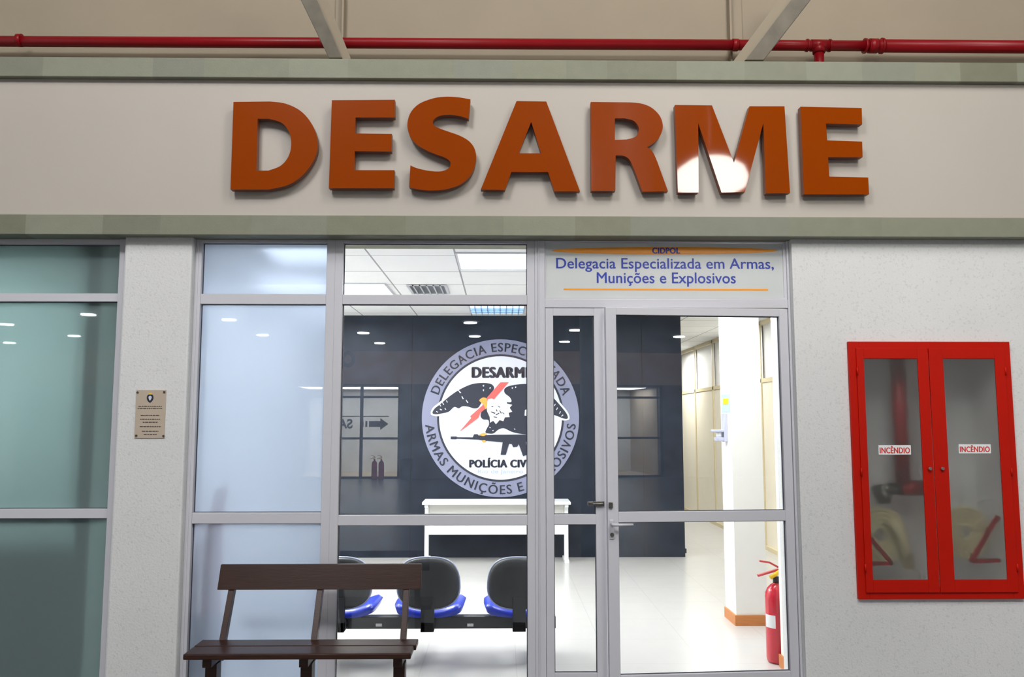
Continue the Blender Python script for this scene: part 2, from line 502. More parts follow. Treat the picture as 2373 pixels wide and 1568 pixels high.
structure(MB().use(M['floor_out']).box(-13, 13, -24, 0.0, -0.2, 0.0).build('floor'), 'dark grey tiled floor of the covered hall', 'floor')
structure(MB().use(M['floor_in']).box(-2.3, 5.6, 0.0, 14.2, -0.2, 0.0).build('floor'), 'pale cream tiled office floor behind the glass', 'floor')
structure(MB().use(M['floor_in']).box(-6, -2.42, 0.0, 5, -0.2, 0.0).build('floor'), 'floor of the side room behind teal glass', 'floor')

xp0, xp1 = X_(268, YF), X_(429, YF)       # pillar
structure(MB().use(M['stucco']).box(xp0, xp1, YF, 0.30, 0, zb0 + 0.02).build('wall_left', bevel=0.012), 'rough white stucco pillar between the two windows', 'wall')

# right wall with the recess of the hose cabinet
cx0, cx1 = X_(1974, YF, 1090), X_(2352, YF, 1090)
cz0, cz1 = Z_(1386, YF, 2165), Z_(792, YF, 2165)
ri = 0.05
xw0 = X_(1849, YF)
b = MB().use(M['stucco'])
b.box(xw0, cx0 + ri, YF, 0.36, 0, zb0 + 0.02); b.box(cx1 - ri, XR, YF, 0.36, 0, zb0 + 0.02)
b.box(cx0 + ri, cx1 - ri, YF, 0.36, 0, cz0 + ri); b.box(cx0 + ri, cx1 - ri, YF, 0.36, cz1 - ri, zb0 + 0.02)
structure(b.build('wall_right'), 'rough white stucco wall right of the glass door', 'wall')

structure(MB().use(M['fascia']).box(XL, XR, -0.03, 0.30, zb1 - 0.02, zt0 + 0.03).build('wall_fascia'), 'smooth white fascia carrying the big orange letters', 'wall')
structure(MB().use(M['stone2']).box(XL, XR, -0.07, 0.30, zb0, zb1).build('trim_1', bevel=0.004), 'greenish stone band under the fascia', 'trim')
structure(MB().use(M['stone1']).box(XL, XR, -0.07, 0.30, zt0, zt1).build('trim_2', bevel=0.004), 'greenish stone band along the top of the fascia', 'trim')
structure(MB().use(M['upper']).box(XL, XR, 0.42, 0.55, zt0 - 0.2, 7.0).build('wall_upper'), 'beige painted wall above the fascia behind the red pipe', 'wall')
structure(MB().use(M['upper']).box(XL, XR, 0.301, 0.42, zt0 - 0.2, zt1 - 0.03).build('trim_3'), 'narrow beige ledge behind the upper stone band', 'trim')

# ------------------------------------------------------------------ windows
ZB1, ZB2 = (Z_(1187, YG), Z_(1212, YG)), (Z_(682, YG), Z_(705, YG))
ztop = zb0


def frame(b, x0, x1, bars, z0=0.0, z1=None, jl=0.03, jr=0.03, Y=YG, d=0.06, bot=0.09, top=0.018):
    z1 = z1 or ztop
    b.box(x0, x0 + jl, Y, Y + d, z0, z1); b.box(x1 - jr, x1, Y, Y + d, z0, z1)
    b.box(x0 + jl, x1 - jr, Y + 0.002, Y + d, z1 - top, z1); b.box(x0 + jl, x1 - jr, Y + 0.002, Y + d, z0, z0 + bot)
    for (a, e) in bars: b.box(x0 + jl, x1 - jr, Y + 0.004, Y + d, min(a, e), max(a, e))


def pane(root, name, x0, x1, z0, z1, m, Y=YG + 0.035, t=0.006):
    g = MB().use(m).box(x0 - 0.006, x1 + 0.006, Y, Y + t, z0 - 0.006, z1 + 0.006).build(name, parent=root)
    k = MB().use(M['gasket']); w = 0.004
    k.box(x0, x0 + w, Y - 0.006, Y, z0, z1); k.box(x1 - w, x1, Y - 0.006, Y, z0, z1)
    k.box(x0, x1, Y - 0.006, Y, z0, z0 + w); k.box(x0, x1, Y - 0.006, Y, z1 - w, z1)
    k.build('gasket', parent=root)
    return g


# window_1, at the left edge, teal film
w1 = empty('window_1', (-3.0, YG, 0)); structure(w1, 'teal frosted window left of the pillar', 'window')
b = MB().use(M['alu']); x0 = XL; x1 = xp0 + 0.004; jr = x1 - X_(257, YG)
bars1 = [(Z_(1179, YG, 120), Z_(1201, YG, 120)), (Z_(679, YG, 120), Z_(698, YG, 120))]
frame(b, x0, x1, bars1, jr=jr, top=0.03)
b.build('window_frame', parent=w1, bevel=0.002)
xr = x1 - jr
pane(w1, 'upper_pane', x0 + 0.03, xr, bars1[1][0], ztop - 0.03, M['teal']); pane(w1, 'middle_pane', x0 + 0.03, xr, bars1[0][0], bars1[1][1], M['teal'])
pane(w1, 'lower_pane', x0 + 0.03, xr, 0.09, bars1[0][1], M['teal'])

# window_2, frosted white
xa, xb_, xc, xd_ = xp1, X_(452, YG), X_(748, YG), X_(768, YG)
w2 = empty('window_2', ((xa + xd_) / 2, YG, 0)); structure(w2, 'white frosted window behind the wooden bench', 'window')
b = MB().use(M['alu']); frame(b, xa, xd_, [ZB1, ZB2], jl=xb_ - xa, jr=xd_ - xc)
b.box(xa + 0.012, xa + 0.020, YG - 0.004, YG, 0, ztop)
b.build('window_frame', parent=w2, bevel=0.002)
zt = ztop - 0.018
z = sorted([*ZB1, *ZB2])
pane(w2, 'lower_pane', xb_, xc, 0.09, z[0], M['film']); pane(w2, 'middle_pane', xb_, xc, z[1], z[2], M['film']); pane(w2, 'upper_pane', xb_, xc, z[3], zt, M['film'])

# window_3, clear
xe, xf, xg = X_(787, YG), X_(1222, YG), X_(1240, YG)
zz = [(Z_(1193, YG), Z_(1217, YG)), (Z_(683, YG), Z_(705, YG))]
w3 = empty('window_3', ((xd_ + xg) / 2, YG, 0)); structure(w3, 'clear window left of the glass door', 'window')
b = MB().use(M['alu']); frame(b, xd_, xg, zz, jl=xe - xd_, jr=xg - xf)
b.build('window_frame', parent=w3, bevel=0.002)
z = sorted([*zz[0], *zz[1]])
pane(w3, 'lower_pane', xe, xf, 0.09, z[0], M['glass']); pane(w3, 'middle_pane', xe, xf, z[1], z[2], M['glass']); pane(w3, 'upper_pane', xe, xf, z[3], zt, M['glass'])

# door frame (trim) with the sign field above
xh, xi, xj = X_(1264, YG), X_(1836, YG), xw0
zs0, zs1 = Z_(713, YG, 1550), Z_(693, YG, 1550)
b = MB().use(M['alu'])
b.box(xg, xh, YG - 0.005, YG + 0.07, 0, ztop); b.box(xi, xj, YG - 0.005, YG + 0.07, 0, ztop)
b.box(xh, xi, YG, YG + 0.07, zs0, zs1); b.box(xh, xi, YG, YG + 0.07, Z_(560, YG), ztop)
b.box(X_(1247, YG), X_(1250, YG), YG - 0.012, YG - 0.005, 0, ztop)
structure(b.build('trim_4', bevel=0.003), 'painted aluminium frame around the glass door and sign', 'door frame')

# ------------------------------------------------------------------ door sign
ys = YG + 0.012
s = empty('door_sign', (P(1548, 690, ys).x, ys, P(1548, 692, ys).z), 'silver sign with blue lettering and orange ellipse above glass door', 'sign')
MB().use(M['signgrey']).box(xh + 0.001, xi - 0.001, ys, ys + 0.02, zs1 + 0.001, Z_(561, YG) - 0.001).build('sign_panel', parent=s)
b = MB().use(M['alu']); za, zb = zs1 + 0.001, Z_(561, YG) - 0.001; w = 0.010
b.box(xh + .001, xh + w, ys - 0.006, ys, za, zb); b.box(xi - w * 1.8, xi - .001, ys - 0.006, ys, za, zb); b.box(xh + w, xi - w * 1.8, ys - 0.006, ys, za, za + w)
b.build('sign_border', parent=s)
el = [(1540.5 + 262 * math.cos(t), 580.5 + 8.5 * math.sin(t)) for t in [2 * math.pi * k / 72 for k in range(72)]]
px_shape(MB().use(M['signorange']), [el], ys - 0.001, 0.001).build('orange_ellipse', parent=s)
b = MB().use(M['signblue'])
px_text(b, 'CIDPOL', 1511, 1576, 573.5, 587.5, ys - 0.0012, offset=0.06)
b.build('small_lettering', parent=s)
b = MB().use(M['signblue'])
px_text(b, 'Delegacia Especializada em Armas,', 1289, 1793, 598, 630, ys - 0.0005, offset=0.01)
b.build('lettering', parent=s)
b = MB().use(M['signblue'])
px_text(b, 'Munições e Explosivos', 1383, 1705, 631, 664, ys - 0.0005, offset=0.01)
b.build('lettering', parent=s)
px_shape(MB().use(M['signorange']), [[(1306, 668), (1780, 669), (1780, 673), (1306, 672)]], ys - 0.001, 0.001).build('orange_line', parent=s)

# ------------------------------------------------------------------ doors
zm = [Z_(1192, YG), Z_(1215, YG)]
d1 = empty('door_1', (xh, YG, 0)); structure(d1, 'narrow fixed leaf of the glass door with white frame', 'door')
xk = X_(1403, YG)
gx0, gx1, gz1 = X_(1283, YG), X_(1379, YG), Z_(731, YG)
b = MB().use(M['alu']); y0, y1 = YG, YG + 0.045
b.box(xh + .002, gx0, y0, y1, 0.01, zs0 - .003); b.box(gx1, xk, y0, y1, 0.01, zs0 - .003)
b.box(gx0, gx1, y0, y1, gz1, zs0 - .003); b.box(gx0, gx1, y0, y1, 0.01, Z_(1560, YG)); b.box(gx0, gx1, y0, y1, *sorted(zm))
b.build('door_frame', parent=d1, bevel=0.002)
pane(d1, 'upper_glass', gx0, gx1, max(zm), gz1, M['glassd'], Y=YG + 0.025); pane(d1, 'lower_glass', gx0, gx1, Z_(1560, YG), min(zm), M['glassd'], Y=YG + 0.025)

AJ = math.radians(4.0)
hx = xi - 0.003
d2 = empty('door_2', (hx, YG + 0.01, 0)); structure(d2, 'wide glass door leaf standing slightly ajar', 'door')
dw = (hx - X_(1406, YG - 0.06)) / math.cos(AJ)
L = hx - dw
sl, sr = 0.060, 0.050
zm2 = [P(1600, 1184, YG - .03).z, P(1600, 1208, YG - .03).z]
zg1, zg0 = P(1600, 731, YG - 0.03).z, P(1600, 1560, YG - .03).z
b = MB().use(M['alu']); y0, y1 = YG + 0.005, YG + 0.05
b.box(L, L + sl, y0, y1, 0.01, zs0 - .006); b.box(hx - sr, hx, y0, y1, 0.01, zs0 - .006)
b.box(L + sl, hx - sr, y0, y1, zg1, zs0 - .006); b.box(L + sl, hx - sr, y0, y1, 0.01, zg0); b.box(L + sl, hx - sr, y0, y1, *sorted(zm2))
b.build('door_frame', parent=d2, bevel=0.002)
pane(d2, 'upper_glass', L + sl, hx - sr, max(zm2), zg1, M['glassd'], Y=YG + 0.03); pane(d2, 'lower_glass', L + sl, hx - sr, zg0, min(zm2), M['glassd'], Y=YG + 0.03)
# handle and locks of the wide leaf
zh = Z_(1222, YG)
hd = MB().use(M['alu']).box(L + .008, L + .032, y0 - .006, y0, zh - .055, zh + .05).build('handle_plate', parent=d2, bevel=0.003)
b = MB().use(M['alu']); b.tube([(L + .020, y0 - .006, zh + .028), (L + .020, y0 - .045, zh + .028), (L + .028, y0 - .05, zh + .028), (L + .13, y0 - .05, zh + .028)], [.009, .009, .008, .007], 10)
b.build('door_handle', parent=d2)
b = MB().use(M['brass']); b.tube([(L + .020, y0 - .006, zh - .03), (L + .020, y0 - .014, zh - .03)], .011, 14); b.build('key_cylinder', parent=d2)
zl = Z_(1167, YG)
b = MB().use(M['brass']); b.box(L + .004, L + .026, y0 - .012, y0, zl - .016, zl + .016); b.build('hasp_plate', parent=d2, bevel=0.002)
b = MB().use(M['brass']); b.box(gx1 - .01, xk - .012, YG - .014, YG, zl - .014, zl + .014)
b.tube([(gx1 - .02, YG - .018, zl), (xk - .02, YG - .018, zl)], .007, 10); b.build('sliding_bolt', parent=d1, bevel=0.002)
MB().use(M['brass']).box(gx1 - .045, gx1 - .012, YG - .01, YG + .02, zl - .011, zl + .011).build('bolt_catch', parent=d1, bevel=0.002)
d2.rotation_euler = (0, 0, AJ)

# ------------------------------------------------------------------ big letters
def cr(pts): return smoothed(pts, True, 5)


def seg(*parts):          # ('l', pts) straight run, ('c', pts) curved run through points
    out = []
    for k, pts in parts:
        out += pts if k == 'l' else smoothed(pts, False, 6)
    res = [out[0]]
    for p in out[1:]:
        if abs(p[0] - res[-1][0]) + abs(p[1] - res[-1][1]) > 0.3: res.append(p)
    return res


LET = []
LET.append(('D', [seg(('l', [(534, 439), (541, 236)]), ('c', [(625, 235), (662, 240), (698, 258), (724, 290), (736, 330), (729, 367), (703, 404), (668, 428), (622, 439)])),
                  seg(('l', [(594, 395), (597, 275)]), ('c', [(622, 275), (652, 284), (670, 306), (675, 335), (668, 363), (650, 384), (622, 395)]))]))
LET.append(('E', [[(769, 232), (915, 231), (915, 272), (824, 272), (823, 309), (908, 310), (907, 351), (822, 350), (821, 394), (914, 394), (913, 436), (762, 436)]]))
LET.append(('S', [seg(('c', [(1090, 230), (1060, 225), (1030, 224), (1003, 228), (972, 240), (952, 260), (944, 287), (949, 313), (964, 333), (988, 348), (1012, 358), (1031, 365), (1042, 373), (1044, 381), (1039, 390), (1026, 396), (1008, 397), (985, 394), (965, 389), (951, 383)]),
                      ('c', [(948, 433), (972, 439), (1005, 441), (1040, 437), (1070, 425), (1093, 402), (1103, 370), (1100, 345), (1087, 327), (1065, 314), (1040, 305), (1020, 298), (1008, 292), (1003, 284), (1007, 275), (1020, 268), (1040, 266), (1062, 268), (1086, 275)]))]))
LET.append(('A', [[(1197, 234), (1266, 235), (1344, 443), (1285, 443), (1270, 398), (1185, 398), (1170, 440), (1114, 439)], [(1231, 282), (1254, 355), (1202, 355)]]))
LET.append(('R', [seg(('l', [(1370, 442), (1369, 236)]), ('c', [(1460, 237), (1487, 240), (1511, 250), (1530, 270), (1536, 294), (1529, 316), (1515, 331), (1499, 341)]),
                      ('c', [(1499, 341), (1508, 346), (1516, 358), (1523, 374)]), ('l', [(1548, 443), (1489, 444)]), ('c', [(1468, 388), (1458, 369), (1445, 361), (1427, 360)]), ('l', [(1426, 442)])),
                  seg(('l', [(1425, 324), (1425, 274)]), ('c', [(1447, 274), (1467, 279), (1479, 292), (1480, 304), (1472, 317), (1452, 323)]))]))
LET.append(('M', [[(1564, 243), (1650, 244), (1701, 377), (1737, 246), (1818, 246), (1831, 447), (1775, 448), (1769, 285), (1726, 445), (1672, 446), (1618, 285), (1619, 446), (1571, 446)]]))
LET.append(('E', [[(1855, 247), (1997, 250), (1998, 288), (1914, 286), (1917, 325), (1998, 328), (1999, 364), (1919, 364), (1922, 409), (2012, 411), (2014, 450), (1863, 450)]]))
ltxt = ['orange capital letter D starting the fascia sign', 'orange capital letter E between the D and the S', 'orange capital letter S on the fascia sign',
        'orange capital letter A in the middle of the fascia sign', 'orange capital letter R beside the A on the fascia', 'orange capital letter M with bright lamp glare at its foot',
        'orange capital letter E ending the fascia sign']
YLET = -0.03 - 0.032
for (ch, loops), lb in zip(LET, ltxt):
    b = MB().use(M['orange'])
    me_loops = [[(P(x, y, YLET - .03).x, P(x, y, YLET - .03).z) for x, y in lp] for lp in loops]
    me = shape_mesh(me_loops, 0.022, 0.0)
    bb = MB(); bb.use(M['orange']); bb.mesh(me, up_mat(YLET - 0.008)); bpy.data.meshes.remove(me)
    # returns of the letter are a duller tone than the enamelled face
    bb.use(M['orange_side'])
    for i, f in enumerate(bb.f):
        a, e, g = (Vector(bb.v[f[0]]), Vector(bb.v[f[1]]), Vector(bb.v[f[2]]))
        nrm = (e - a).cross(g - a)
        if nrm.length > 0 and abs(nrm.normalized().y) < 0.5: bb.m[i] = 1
    # stand-offs
    xs = [q[0] for q in me_loops[0]]; zs = [q[1] for q in me_loops[0]]
    for (tx, tz) in ((0.1, 0.12), (0.45, 0.9) if ch in 'AS' else (0.1, 0.88)):
        X0 = min(xs) + tx * (max(xs) - min(xs)); Z0 = min(zs) + tz * (max(zs) - min(zs))
        bb.tube([(X0, YLET + .014, Z0), (X0, -0.03, Z0)], 0.008, 8)
    o = bb.build('sign_letter')
    tag(o, lb, 'letter', 'orange letters on the fascia')

# ------------------------------------------------------------------ pipe and struts above
pr = 0.033; yp = 0.30
zp = P(1187, 101, yp).z + 0.0
root = empty('fire_pipe', (0, yp, zp), 'red water pipe running above the upper stone band', 'pipe')
MB().use(M['redpipe']).tube([(XL, yp, zp - .008), (X_(1700, yp, 100), yp, zp)], pr, 20).build('pipe_run', parent=root)
xt = X_(2012, yp, 105)
MB().use(M['redpipe']).tube([(X_(1700, yp, 100), yp, zp), (xt, yp, zp)], pr * 1.0, 20).build('pipe_run', parent=root)
MB().use(M['redpipe']).tube([(xt, yp, zp), (XR, yp, zp)], pr * 1.22, 20).build('pipe_run', parent=root)
for px, r_, wd in ((46, 1.2, .028), (1703, 1.16, .035), (1870, 1.22, .01), (1922, 1.22, .01), (2004, 1.42, .012), (2023, 1.38, .05), (2043, 1.5, .012)):
    xx = X_(px, yp, 100); MB().use(M['redpipe']).tube([(xx - wd / 2, yp, zp), (xx + wd / 2, yp, zp)], pr * r_, 20).build('coupling', parent=root)
xx = X_(1897, yp, 110)
b = MB().use(M['redpipe']); b.tube([(xx - .05, yp, zp), (xx + .05, yp, zp)], pr * 1.12, 20); b.tube([(xx, yp, zp), (xx, yp, zp - .05)], pr * 1.15, 18); b.build('tee_fitting', parent=root)
MB().use(M['redpipe']).tube([(xx, yp, zp), (xx, yp, zt1 - .03)], pr * 0.95, 18).build('branch_pipe', parent=root)


def strut(b0, b1, t0, t1, Ya, Yb, flip, lab):
    # channel section strut from the band up and forward to the roof
    a0, a1 = P(*b0, Ya), P(*b1, Ya); e0, e1 = P(*t0, Yb), P(*t1, Yb)
    w0 = (a1 - a0); w1 = (e1 - e0)
    root = empty('roof_strut', (a0 + a1) / 2, lab, 'strut', 'steel struts above the fascia')
    dpt = Vector((0, 0.05, 0.0))
    b = MB().use(M['steelbeam'])
    s0, s1 = (0.0, 0.62) if not flip else (0.38, 1.0)
    q = [a0 + w0 * s0, a0 + w0 * s1, e0 + w1 * s1, e0 + w1 * s0]
    vs = q + [v + dpt for v in q]
    b.add(vs, [(0, 1, 2, 3), (7, 6, 5, 4), (0, 4, 5, 1), (1, 5, 6, 2), (2, 6, 7, 3), (3, 7, 4, 0)])
    b.build('web', parent=root, bevel=0.003)
    s0, s1 = (0.55, 1.0) if not flip else (0.0, 0.45)
    sh = Vector((0, 0.05, 0))
    q = [a0 + w0 * s0 + sh, a0 + w0 * s1 + sh, e0 + w1 * s1 + sh, e0 + w1 * s0 + sh]
    q[1 if not flip else 0] += Vector((0, .03, 0)); q[2 if not flip else 3] += Vector((0, .03, 0))
    vs = q + [v + Vector((0, 0.012, 0)) for v in q]
    b = MB().use(M['upper']); b.add(vs, [(0, 1, 2, 3), (7, 6, 5, 4), (0, 4, 5, 1), (1, 5, 6, 2), (2, 6, 7, 3), (3, 7, 4, 0)])
    b.build('flange', parent=root)
    return root


strut((762, 134), (812, 134), (668, -60), (735, -60), 0.02, -0.16, False, 'grey steel strut leaning left above the letters E and S')
strut((1700, 139), (1770, 139), (1848, -60), (1925, -60), 0.02, -0.16, True, 'grey steel strut leaning right above the letter M')
for (x0, x1, lb) in ((776, 797, 'thin steel upright behind the left strut'), (1690, 1722, 'thin steel upright behind the right strut')):
    a, e = X_(x0, .38, 60), X_(x1, .38, 60)
    b = MB().use(M['upper']); b.box(a, e, 0.405, 0.42, zt1 - .03, 6.9); b.box(a if x0 > 1000 else e - .012, (a + .012) if x0 > 1000 else e, 0.365, 0.405, zt1 - .03, 6.9)
    tag(b.build('steel_upright'), lb, 'upright', 'steel uprights on the upper wall')

# ------------------------------------------------------------------ plaque
yq = -0.006
q0, q1 = P(311, 1015, yq), P(385, 903, yq)
pq = empty('wall_plaque', (q0.x, YF, q0.z), 'small bronze plaque with crest on the stucco pillar', 'plaque')
MB().use(M['plaque']).box(q0.x, q1.x, yq, YF, q0.z, q1.z).build('plate', parent=pq, bevel=0.0015)
for (px, py) in ((319, 909), (381, 908), (316, 1009), (379, 1010)):
    v = P(px, py, yq); MB().use(M['ink']).tube([(v.x, yq - .005, v.z), (v.x, yq, v.z)], 0.006, 12).build('screw', parent=pq)
v = P(348, 922, yq); b = MB().use(M['inkblue'])
b.mesh(shape_mesh([cr([(v.x, v.z + .024), (v.x + .016, v.z + .014), (v.x + .017, v.z - .008), (v.x, v.z - .026), (v.x - .017, v.z - .008), (v.x - .016, v.z + .014)])], .0006), up_mat(yq - .0006))
b.use(M['ewhite']); b.mesh(shape_mesh([cr([(v.x, v.z + .013), (v.x + .009, v.z + .004), (v.x, v.z - .014), (v.x - .009, v.z + .004)])], .0004), up_mat(yq - .0014))
b.use(M['yellow']); b.mesh(shape_mesh([[(v.x - .012, v.z + .02), (v.x + .012, v.z + .02), (v.x + .006, v.z + .027), (v.x - .006, v.z + .027)]], .0004), up_mat(yq - .0014))
b.build('crest', parent=pq)
for row, (y_, hw) in enumerate(((940, 27), (945, 29), (961, 22), (970, 23), (977, 17), (987, 24), (998, 19), (1005, 15))):
    x = 348 - hw; b = MB().use(M['ink'])
    while x < 348 + hw:
        wd = random.choice((3, 4, 6, 7)); e = min(x + wd, 348 + hw)
        a0 = P(x, y_, yq); a1 = P(e, y_ + 2.0, yq); b.box(a0.x, a1.x, yq - .0008, yq, a0.z, a1.z); x = e + 1.4
    b.build('engraved_line', parent=pq)

# ------------------------------------------------------------------ hose cabinet
yc = -0.022
hc = empty('fire_hose_cabinet', ((cx0 + cx1) / 2, YF, cz0), 'red fire hose cabinet with two glazed doors in right wall', 'cabinet')
b = MB().use(M['redcab']); fw = 0.062
b.box(cx0, cx0 + fw, yc, YF, cz0, cz1); b.box(cx1 - fw, cx1, yc, YF, cz0, cz1); b.box(cx0 + fw, cx1 - fw, yc, YF, cz0, cz0 + fw); b.box(cx0 + fw, cx1 - fw, yc, YF, cz1 - fw, cz1)
b.build('cabinet_frame', parent=hc, bevel=0.003)
b = MB().use(M['recess']); q = 0.3
b.box(cx0 + ri, cx1 - ri, q, q + .01, cz0 + ri, cz1 - ri); b.box(cx0 + ri, cx0 + ri + .004, 0.0, q, cz0 + ri, cz1 - ri); b.box(cx1 - ri - .004, cx1 - ri, 0.0, q, cz0 + ri, cz1 - ri)
b.box(cx0 + ri, cx1 - ri, 0.0, q, cz0 + ri, cz0 + ri + .004); b.box(cx0 + ri, cx1 - ri, 0.0, q, cz1 - ri - .004, cz1 - ri)
b.build('recess_box', parent=hc)
xm = X_(2163, yc, 1090)
dz0, dz1 = cz0 + fw + .002, cz1 - fw - .002 + .02
gl = [(X_(2011, yc, 1090), X_(2137, yc, 1090)), (X_(2197, yc, 1090), X_(2318, yc, 1090))]
gz = (Z_(1342, yc, 2160), Z_(831, yc, 2160))
cabdoors = []
for k, (a, e, g) in enumerate(((cx0 + fw - .022, xm - .002, gl[0]), (xm + .002, cx1 - fw + .022, gl[1]))):
    b = MB().use(M['redcab']); y0, y1 = yc - .010, yc - .0005
    zlo, zhi = cz0 + .038, cz1 - .038
    b.box(a, g[0], y0, y1, zlo, zhi); b.box(g[1], e, y0, y1, zlo, zhi); b.box(g[0], g[1], y0, y1, zlo, gz[0]); b.box(g[0], g[1], y0, y1, gz[1], zhi)
    dr = b.build('cabinet_door', parent=hc, bevel=0.002)
    MB().use(M['hazy']).box(g[0] + .0005, g[1] - .0005, y0 + .004, y0 + .007, gz[0] + .0005, gz[1] - .0005).build('acrylic_pane', parent=dr)
    kx, kz = P((2153, 2182)[k], 1085, y0).x, P(2165, 1085, y0).z
    MB().use(M['chrome']).tube([(kx, y0, kz), (kx, y0 - .008, kz), (kx, y0 - .018, kz)], [.005, .010, .008], 14).build('knob', parent=dr)
    sx, sy = ((2037, 2111), (1031, 1053)) if k == 0 else ((2223, 2296), (1029, 1050))
    sa, sb = P(sx[0], sy[1], y0), P(sx[1], sy[0], y0)
    st = MB().use(M['paper']).box(sa.x, sb.x, y0 + .0025, y0 + .004, sa.z, sb.z)
    st.use(M['labelred']); fit_text(st, 'INCÊNDIO', sa.x + .006, sb.x - .006, sa.z + .007, sb.z - .004, y0 + .0025, depth=.0008, offset=0.03)
    st.build('sticker', parent=dr)
    hxp = a if k == 0 else e
    for hz in (cz1 - .17, (cz0 + cz1) / 2 - .02, cz0 + .17):
        MB().use(M['redcab']).tube([(hxp, y0 - .002, hz - .022), (hxp, y0 - .002, hz + .022)], .0045, 8).build('hinge', parent=dr)
# what the cabinet holds
yr = 0.17
xpz = P(2087, 1000, yr)
vz = P(2090, 1130, yr).z
hp = empty('hydrant_riser', (xpz.x, yr, vz), 'blurred red riser pipe with valve inside hose cabinet', 'hydrant')
MB().use(M['redpipe']).tube([(xpz.x, yr, vz), (xpz.x, yr, cz1 - ri - .005)], 0.042, 18).build('riser_pipe', parent=hp)
b = MB().use(M['redpipe']); b.tube([(xpz.x + .14, yr, vz), (xpz.x - .02, yr, vz)], 0.045, 16); b.tube([(xpz.x + .06, yr, vz), (xpz.x + .06, yr + .12, vz)], .03, 12); b.build('valve_body', parent=hp)
b = MB().use(M['brass']); b.tube([(xpz.x - .02, yr, vz), (xpz.x - .17, yr, vz - .02)], 0.036, 14); b.tube([(xpz.x - .12, yr, vz - .005), (xpz.x - .12, yr - .005, vz - .09)], .04, 14); b.build('valve_outlet', parent=hp)


def hose(cx, cz, R, lab, tail=None):
    o = empty('fire_hose', (cx, 0.16, cz - R), lab, 'hose')
    b = MB().use(M['hose'])
    for k in range(5):
        rr = R * (1 - k * 0.17)
        pts = [(cx + rr * math.cos(t) * 0.95, 0.16 + 0.0 * k, cz + rr * math.sin(t)) for t in [2 * math.pi * i / 28 for i in range(29)]]
        b.tube(pts, R * 0.095, 8)
    b.build('coil', parent=o)
    if tail:
        MB().use(M['hose']).tube(tail, R * 0.22, 10).build('loose_end', parent=o)
    return o


h1 = P(2040, 1240, .16); h2 = P(2245, 1245, .16)
t1, t2 = P(2085, 1230, .13), P(2105, 1315, .13)
hose(h1.x, h1.z, 0.15, 'beige hose behind the left cabinet pane', [(t1.x - .05, .12, t1.z + .06), (t1.x, .12, t1.z - .02), (t2.x, .12, t2.z)])
hose(h2.x - .02, h2.z + .03, 0.14, 'beige hose behind the right cabinet pane')
for (pp, lb) in (([(2016, 1245), (2066, 1305), (2012, 1305)], 'red hose bracket behind the left pane'), ([(2312, 1195), (2250, 1300), (2316, 1298)], 'red hose bracket behind the right pane')):
    q = [P(x, y, .06) for x, y in pp]
    b = MB().use(M['redpipe'])
    for i in range(2): b.bar(q[i], q[i + 1], .02, .022, up=(0, 1, 0))
    tag(b.build('hose_bracket'), lb, 'bracket')

# ------------------------------------------------------------------ wooden bench outside
zs_ = 0.44                                   # top of the seat
fA, fB = H(428, 1510, zs_), H(955, 1519, zs_)
bA, bB = H(482, 1478, zs_), H(968, 1484, zs_)
xl, xrr = (fA.x + bA.x) / 2 - .005, (fB.x + bB.x) / 2
yf, yb = (fA.y + fB.y) / 2, (bA.y + bB.y) / 2
bench = empty('wooden_bench', ((xl + xrr) / 2, (yf + yb) / 2, 0), 'dark brown slatted wooden bench in front of frosted window', 'bench')
ym = yf + (yb - yf) * 0.55
b = MB().use(M['woodbench']).box(xl, xrr - .01, yf, ym - .006, zs_ - .028, zs_); b.build('seat_plank', parent=bench, bevel=0.006)
b = MB().use(M['woodbench']).box(xl, xrr, ym + .002, yb, zs_ - .026, zs_ + .001); b.build('seat_plank', parent=bench, bevel=0.004)
yk = min(yb + 0.10, -0.10); yk2 = yk + 0.045
lo, hi = P(738, 1366, yk).z, P(744, 1307, yk2).z
sx0, sx1 = P(503, 1362, yk).x, P(975, 1368, yk).x
b = MB().use(M['woodbench'])
th = .022
vs = [(sx0, yk, lo), (sx1, yk, lo), (sx1, yk + th, lo), (sx0, yk + th, lo), (sx0, yk2, hi), (sx1, yk2, hi), (sx1, yk2 + th, hi), (sx0, yk2 + th, hi)]
b.add(vs, [(0, 3, 2, 1), (4, 5, 6, 7), (0, 1, 5, 4), (1, 2, 6, 5), (2, 3, 7, 6), (3, 0, 4, 7)]); b.build('back_slat', parent=bench, bevel=0.003)
for k, (px0, px1) in enumerate(((536, 520), (740, 732), (941, 936))):
    xb0, xb1 = P(px0, 1366, yk + .04).x, P(px1, 1480, yb).x
    xmn = (xb0 + xb1) / 2
    yo = yb - 0.035
    MB().use(M['woodbench']).bar((xmn, yo, zs_ - .09), (xmn, yk2 + th + .012, hi - .03), .030, .040, up=(0, 1, 0)).build('back_post', parent=bench, bevel=0.002)
    MB().use(M['woodbench']).box(xmn - .022, xmn + .022, yf + .04, yb, zs_ - .075, zs_ - .028).build('seat_support', parent=bench, bevel=0.002)
    MB().use(M['woodbench']).box(xmn - .028, xmn + .028, yf + .10, yf + .17, 0.0, zs_ - .075).build('leg', parent=bench, bevel=0.002)

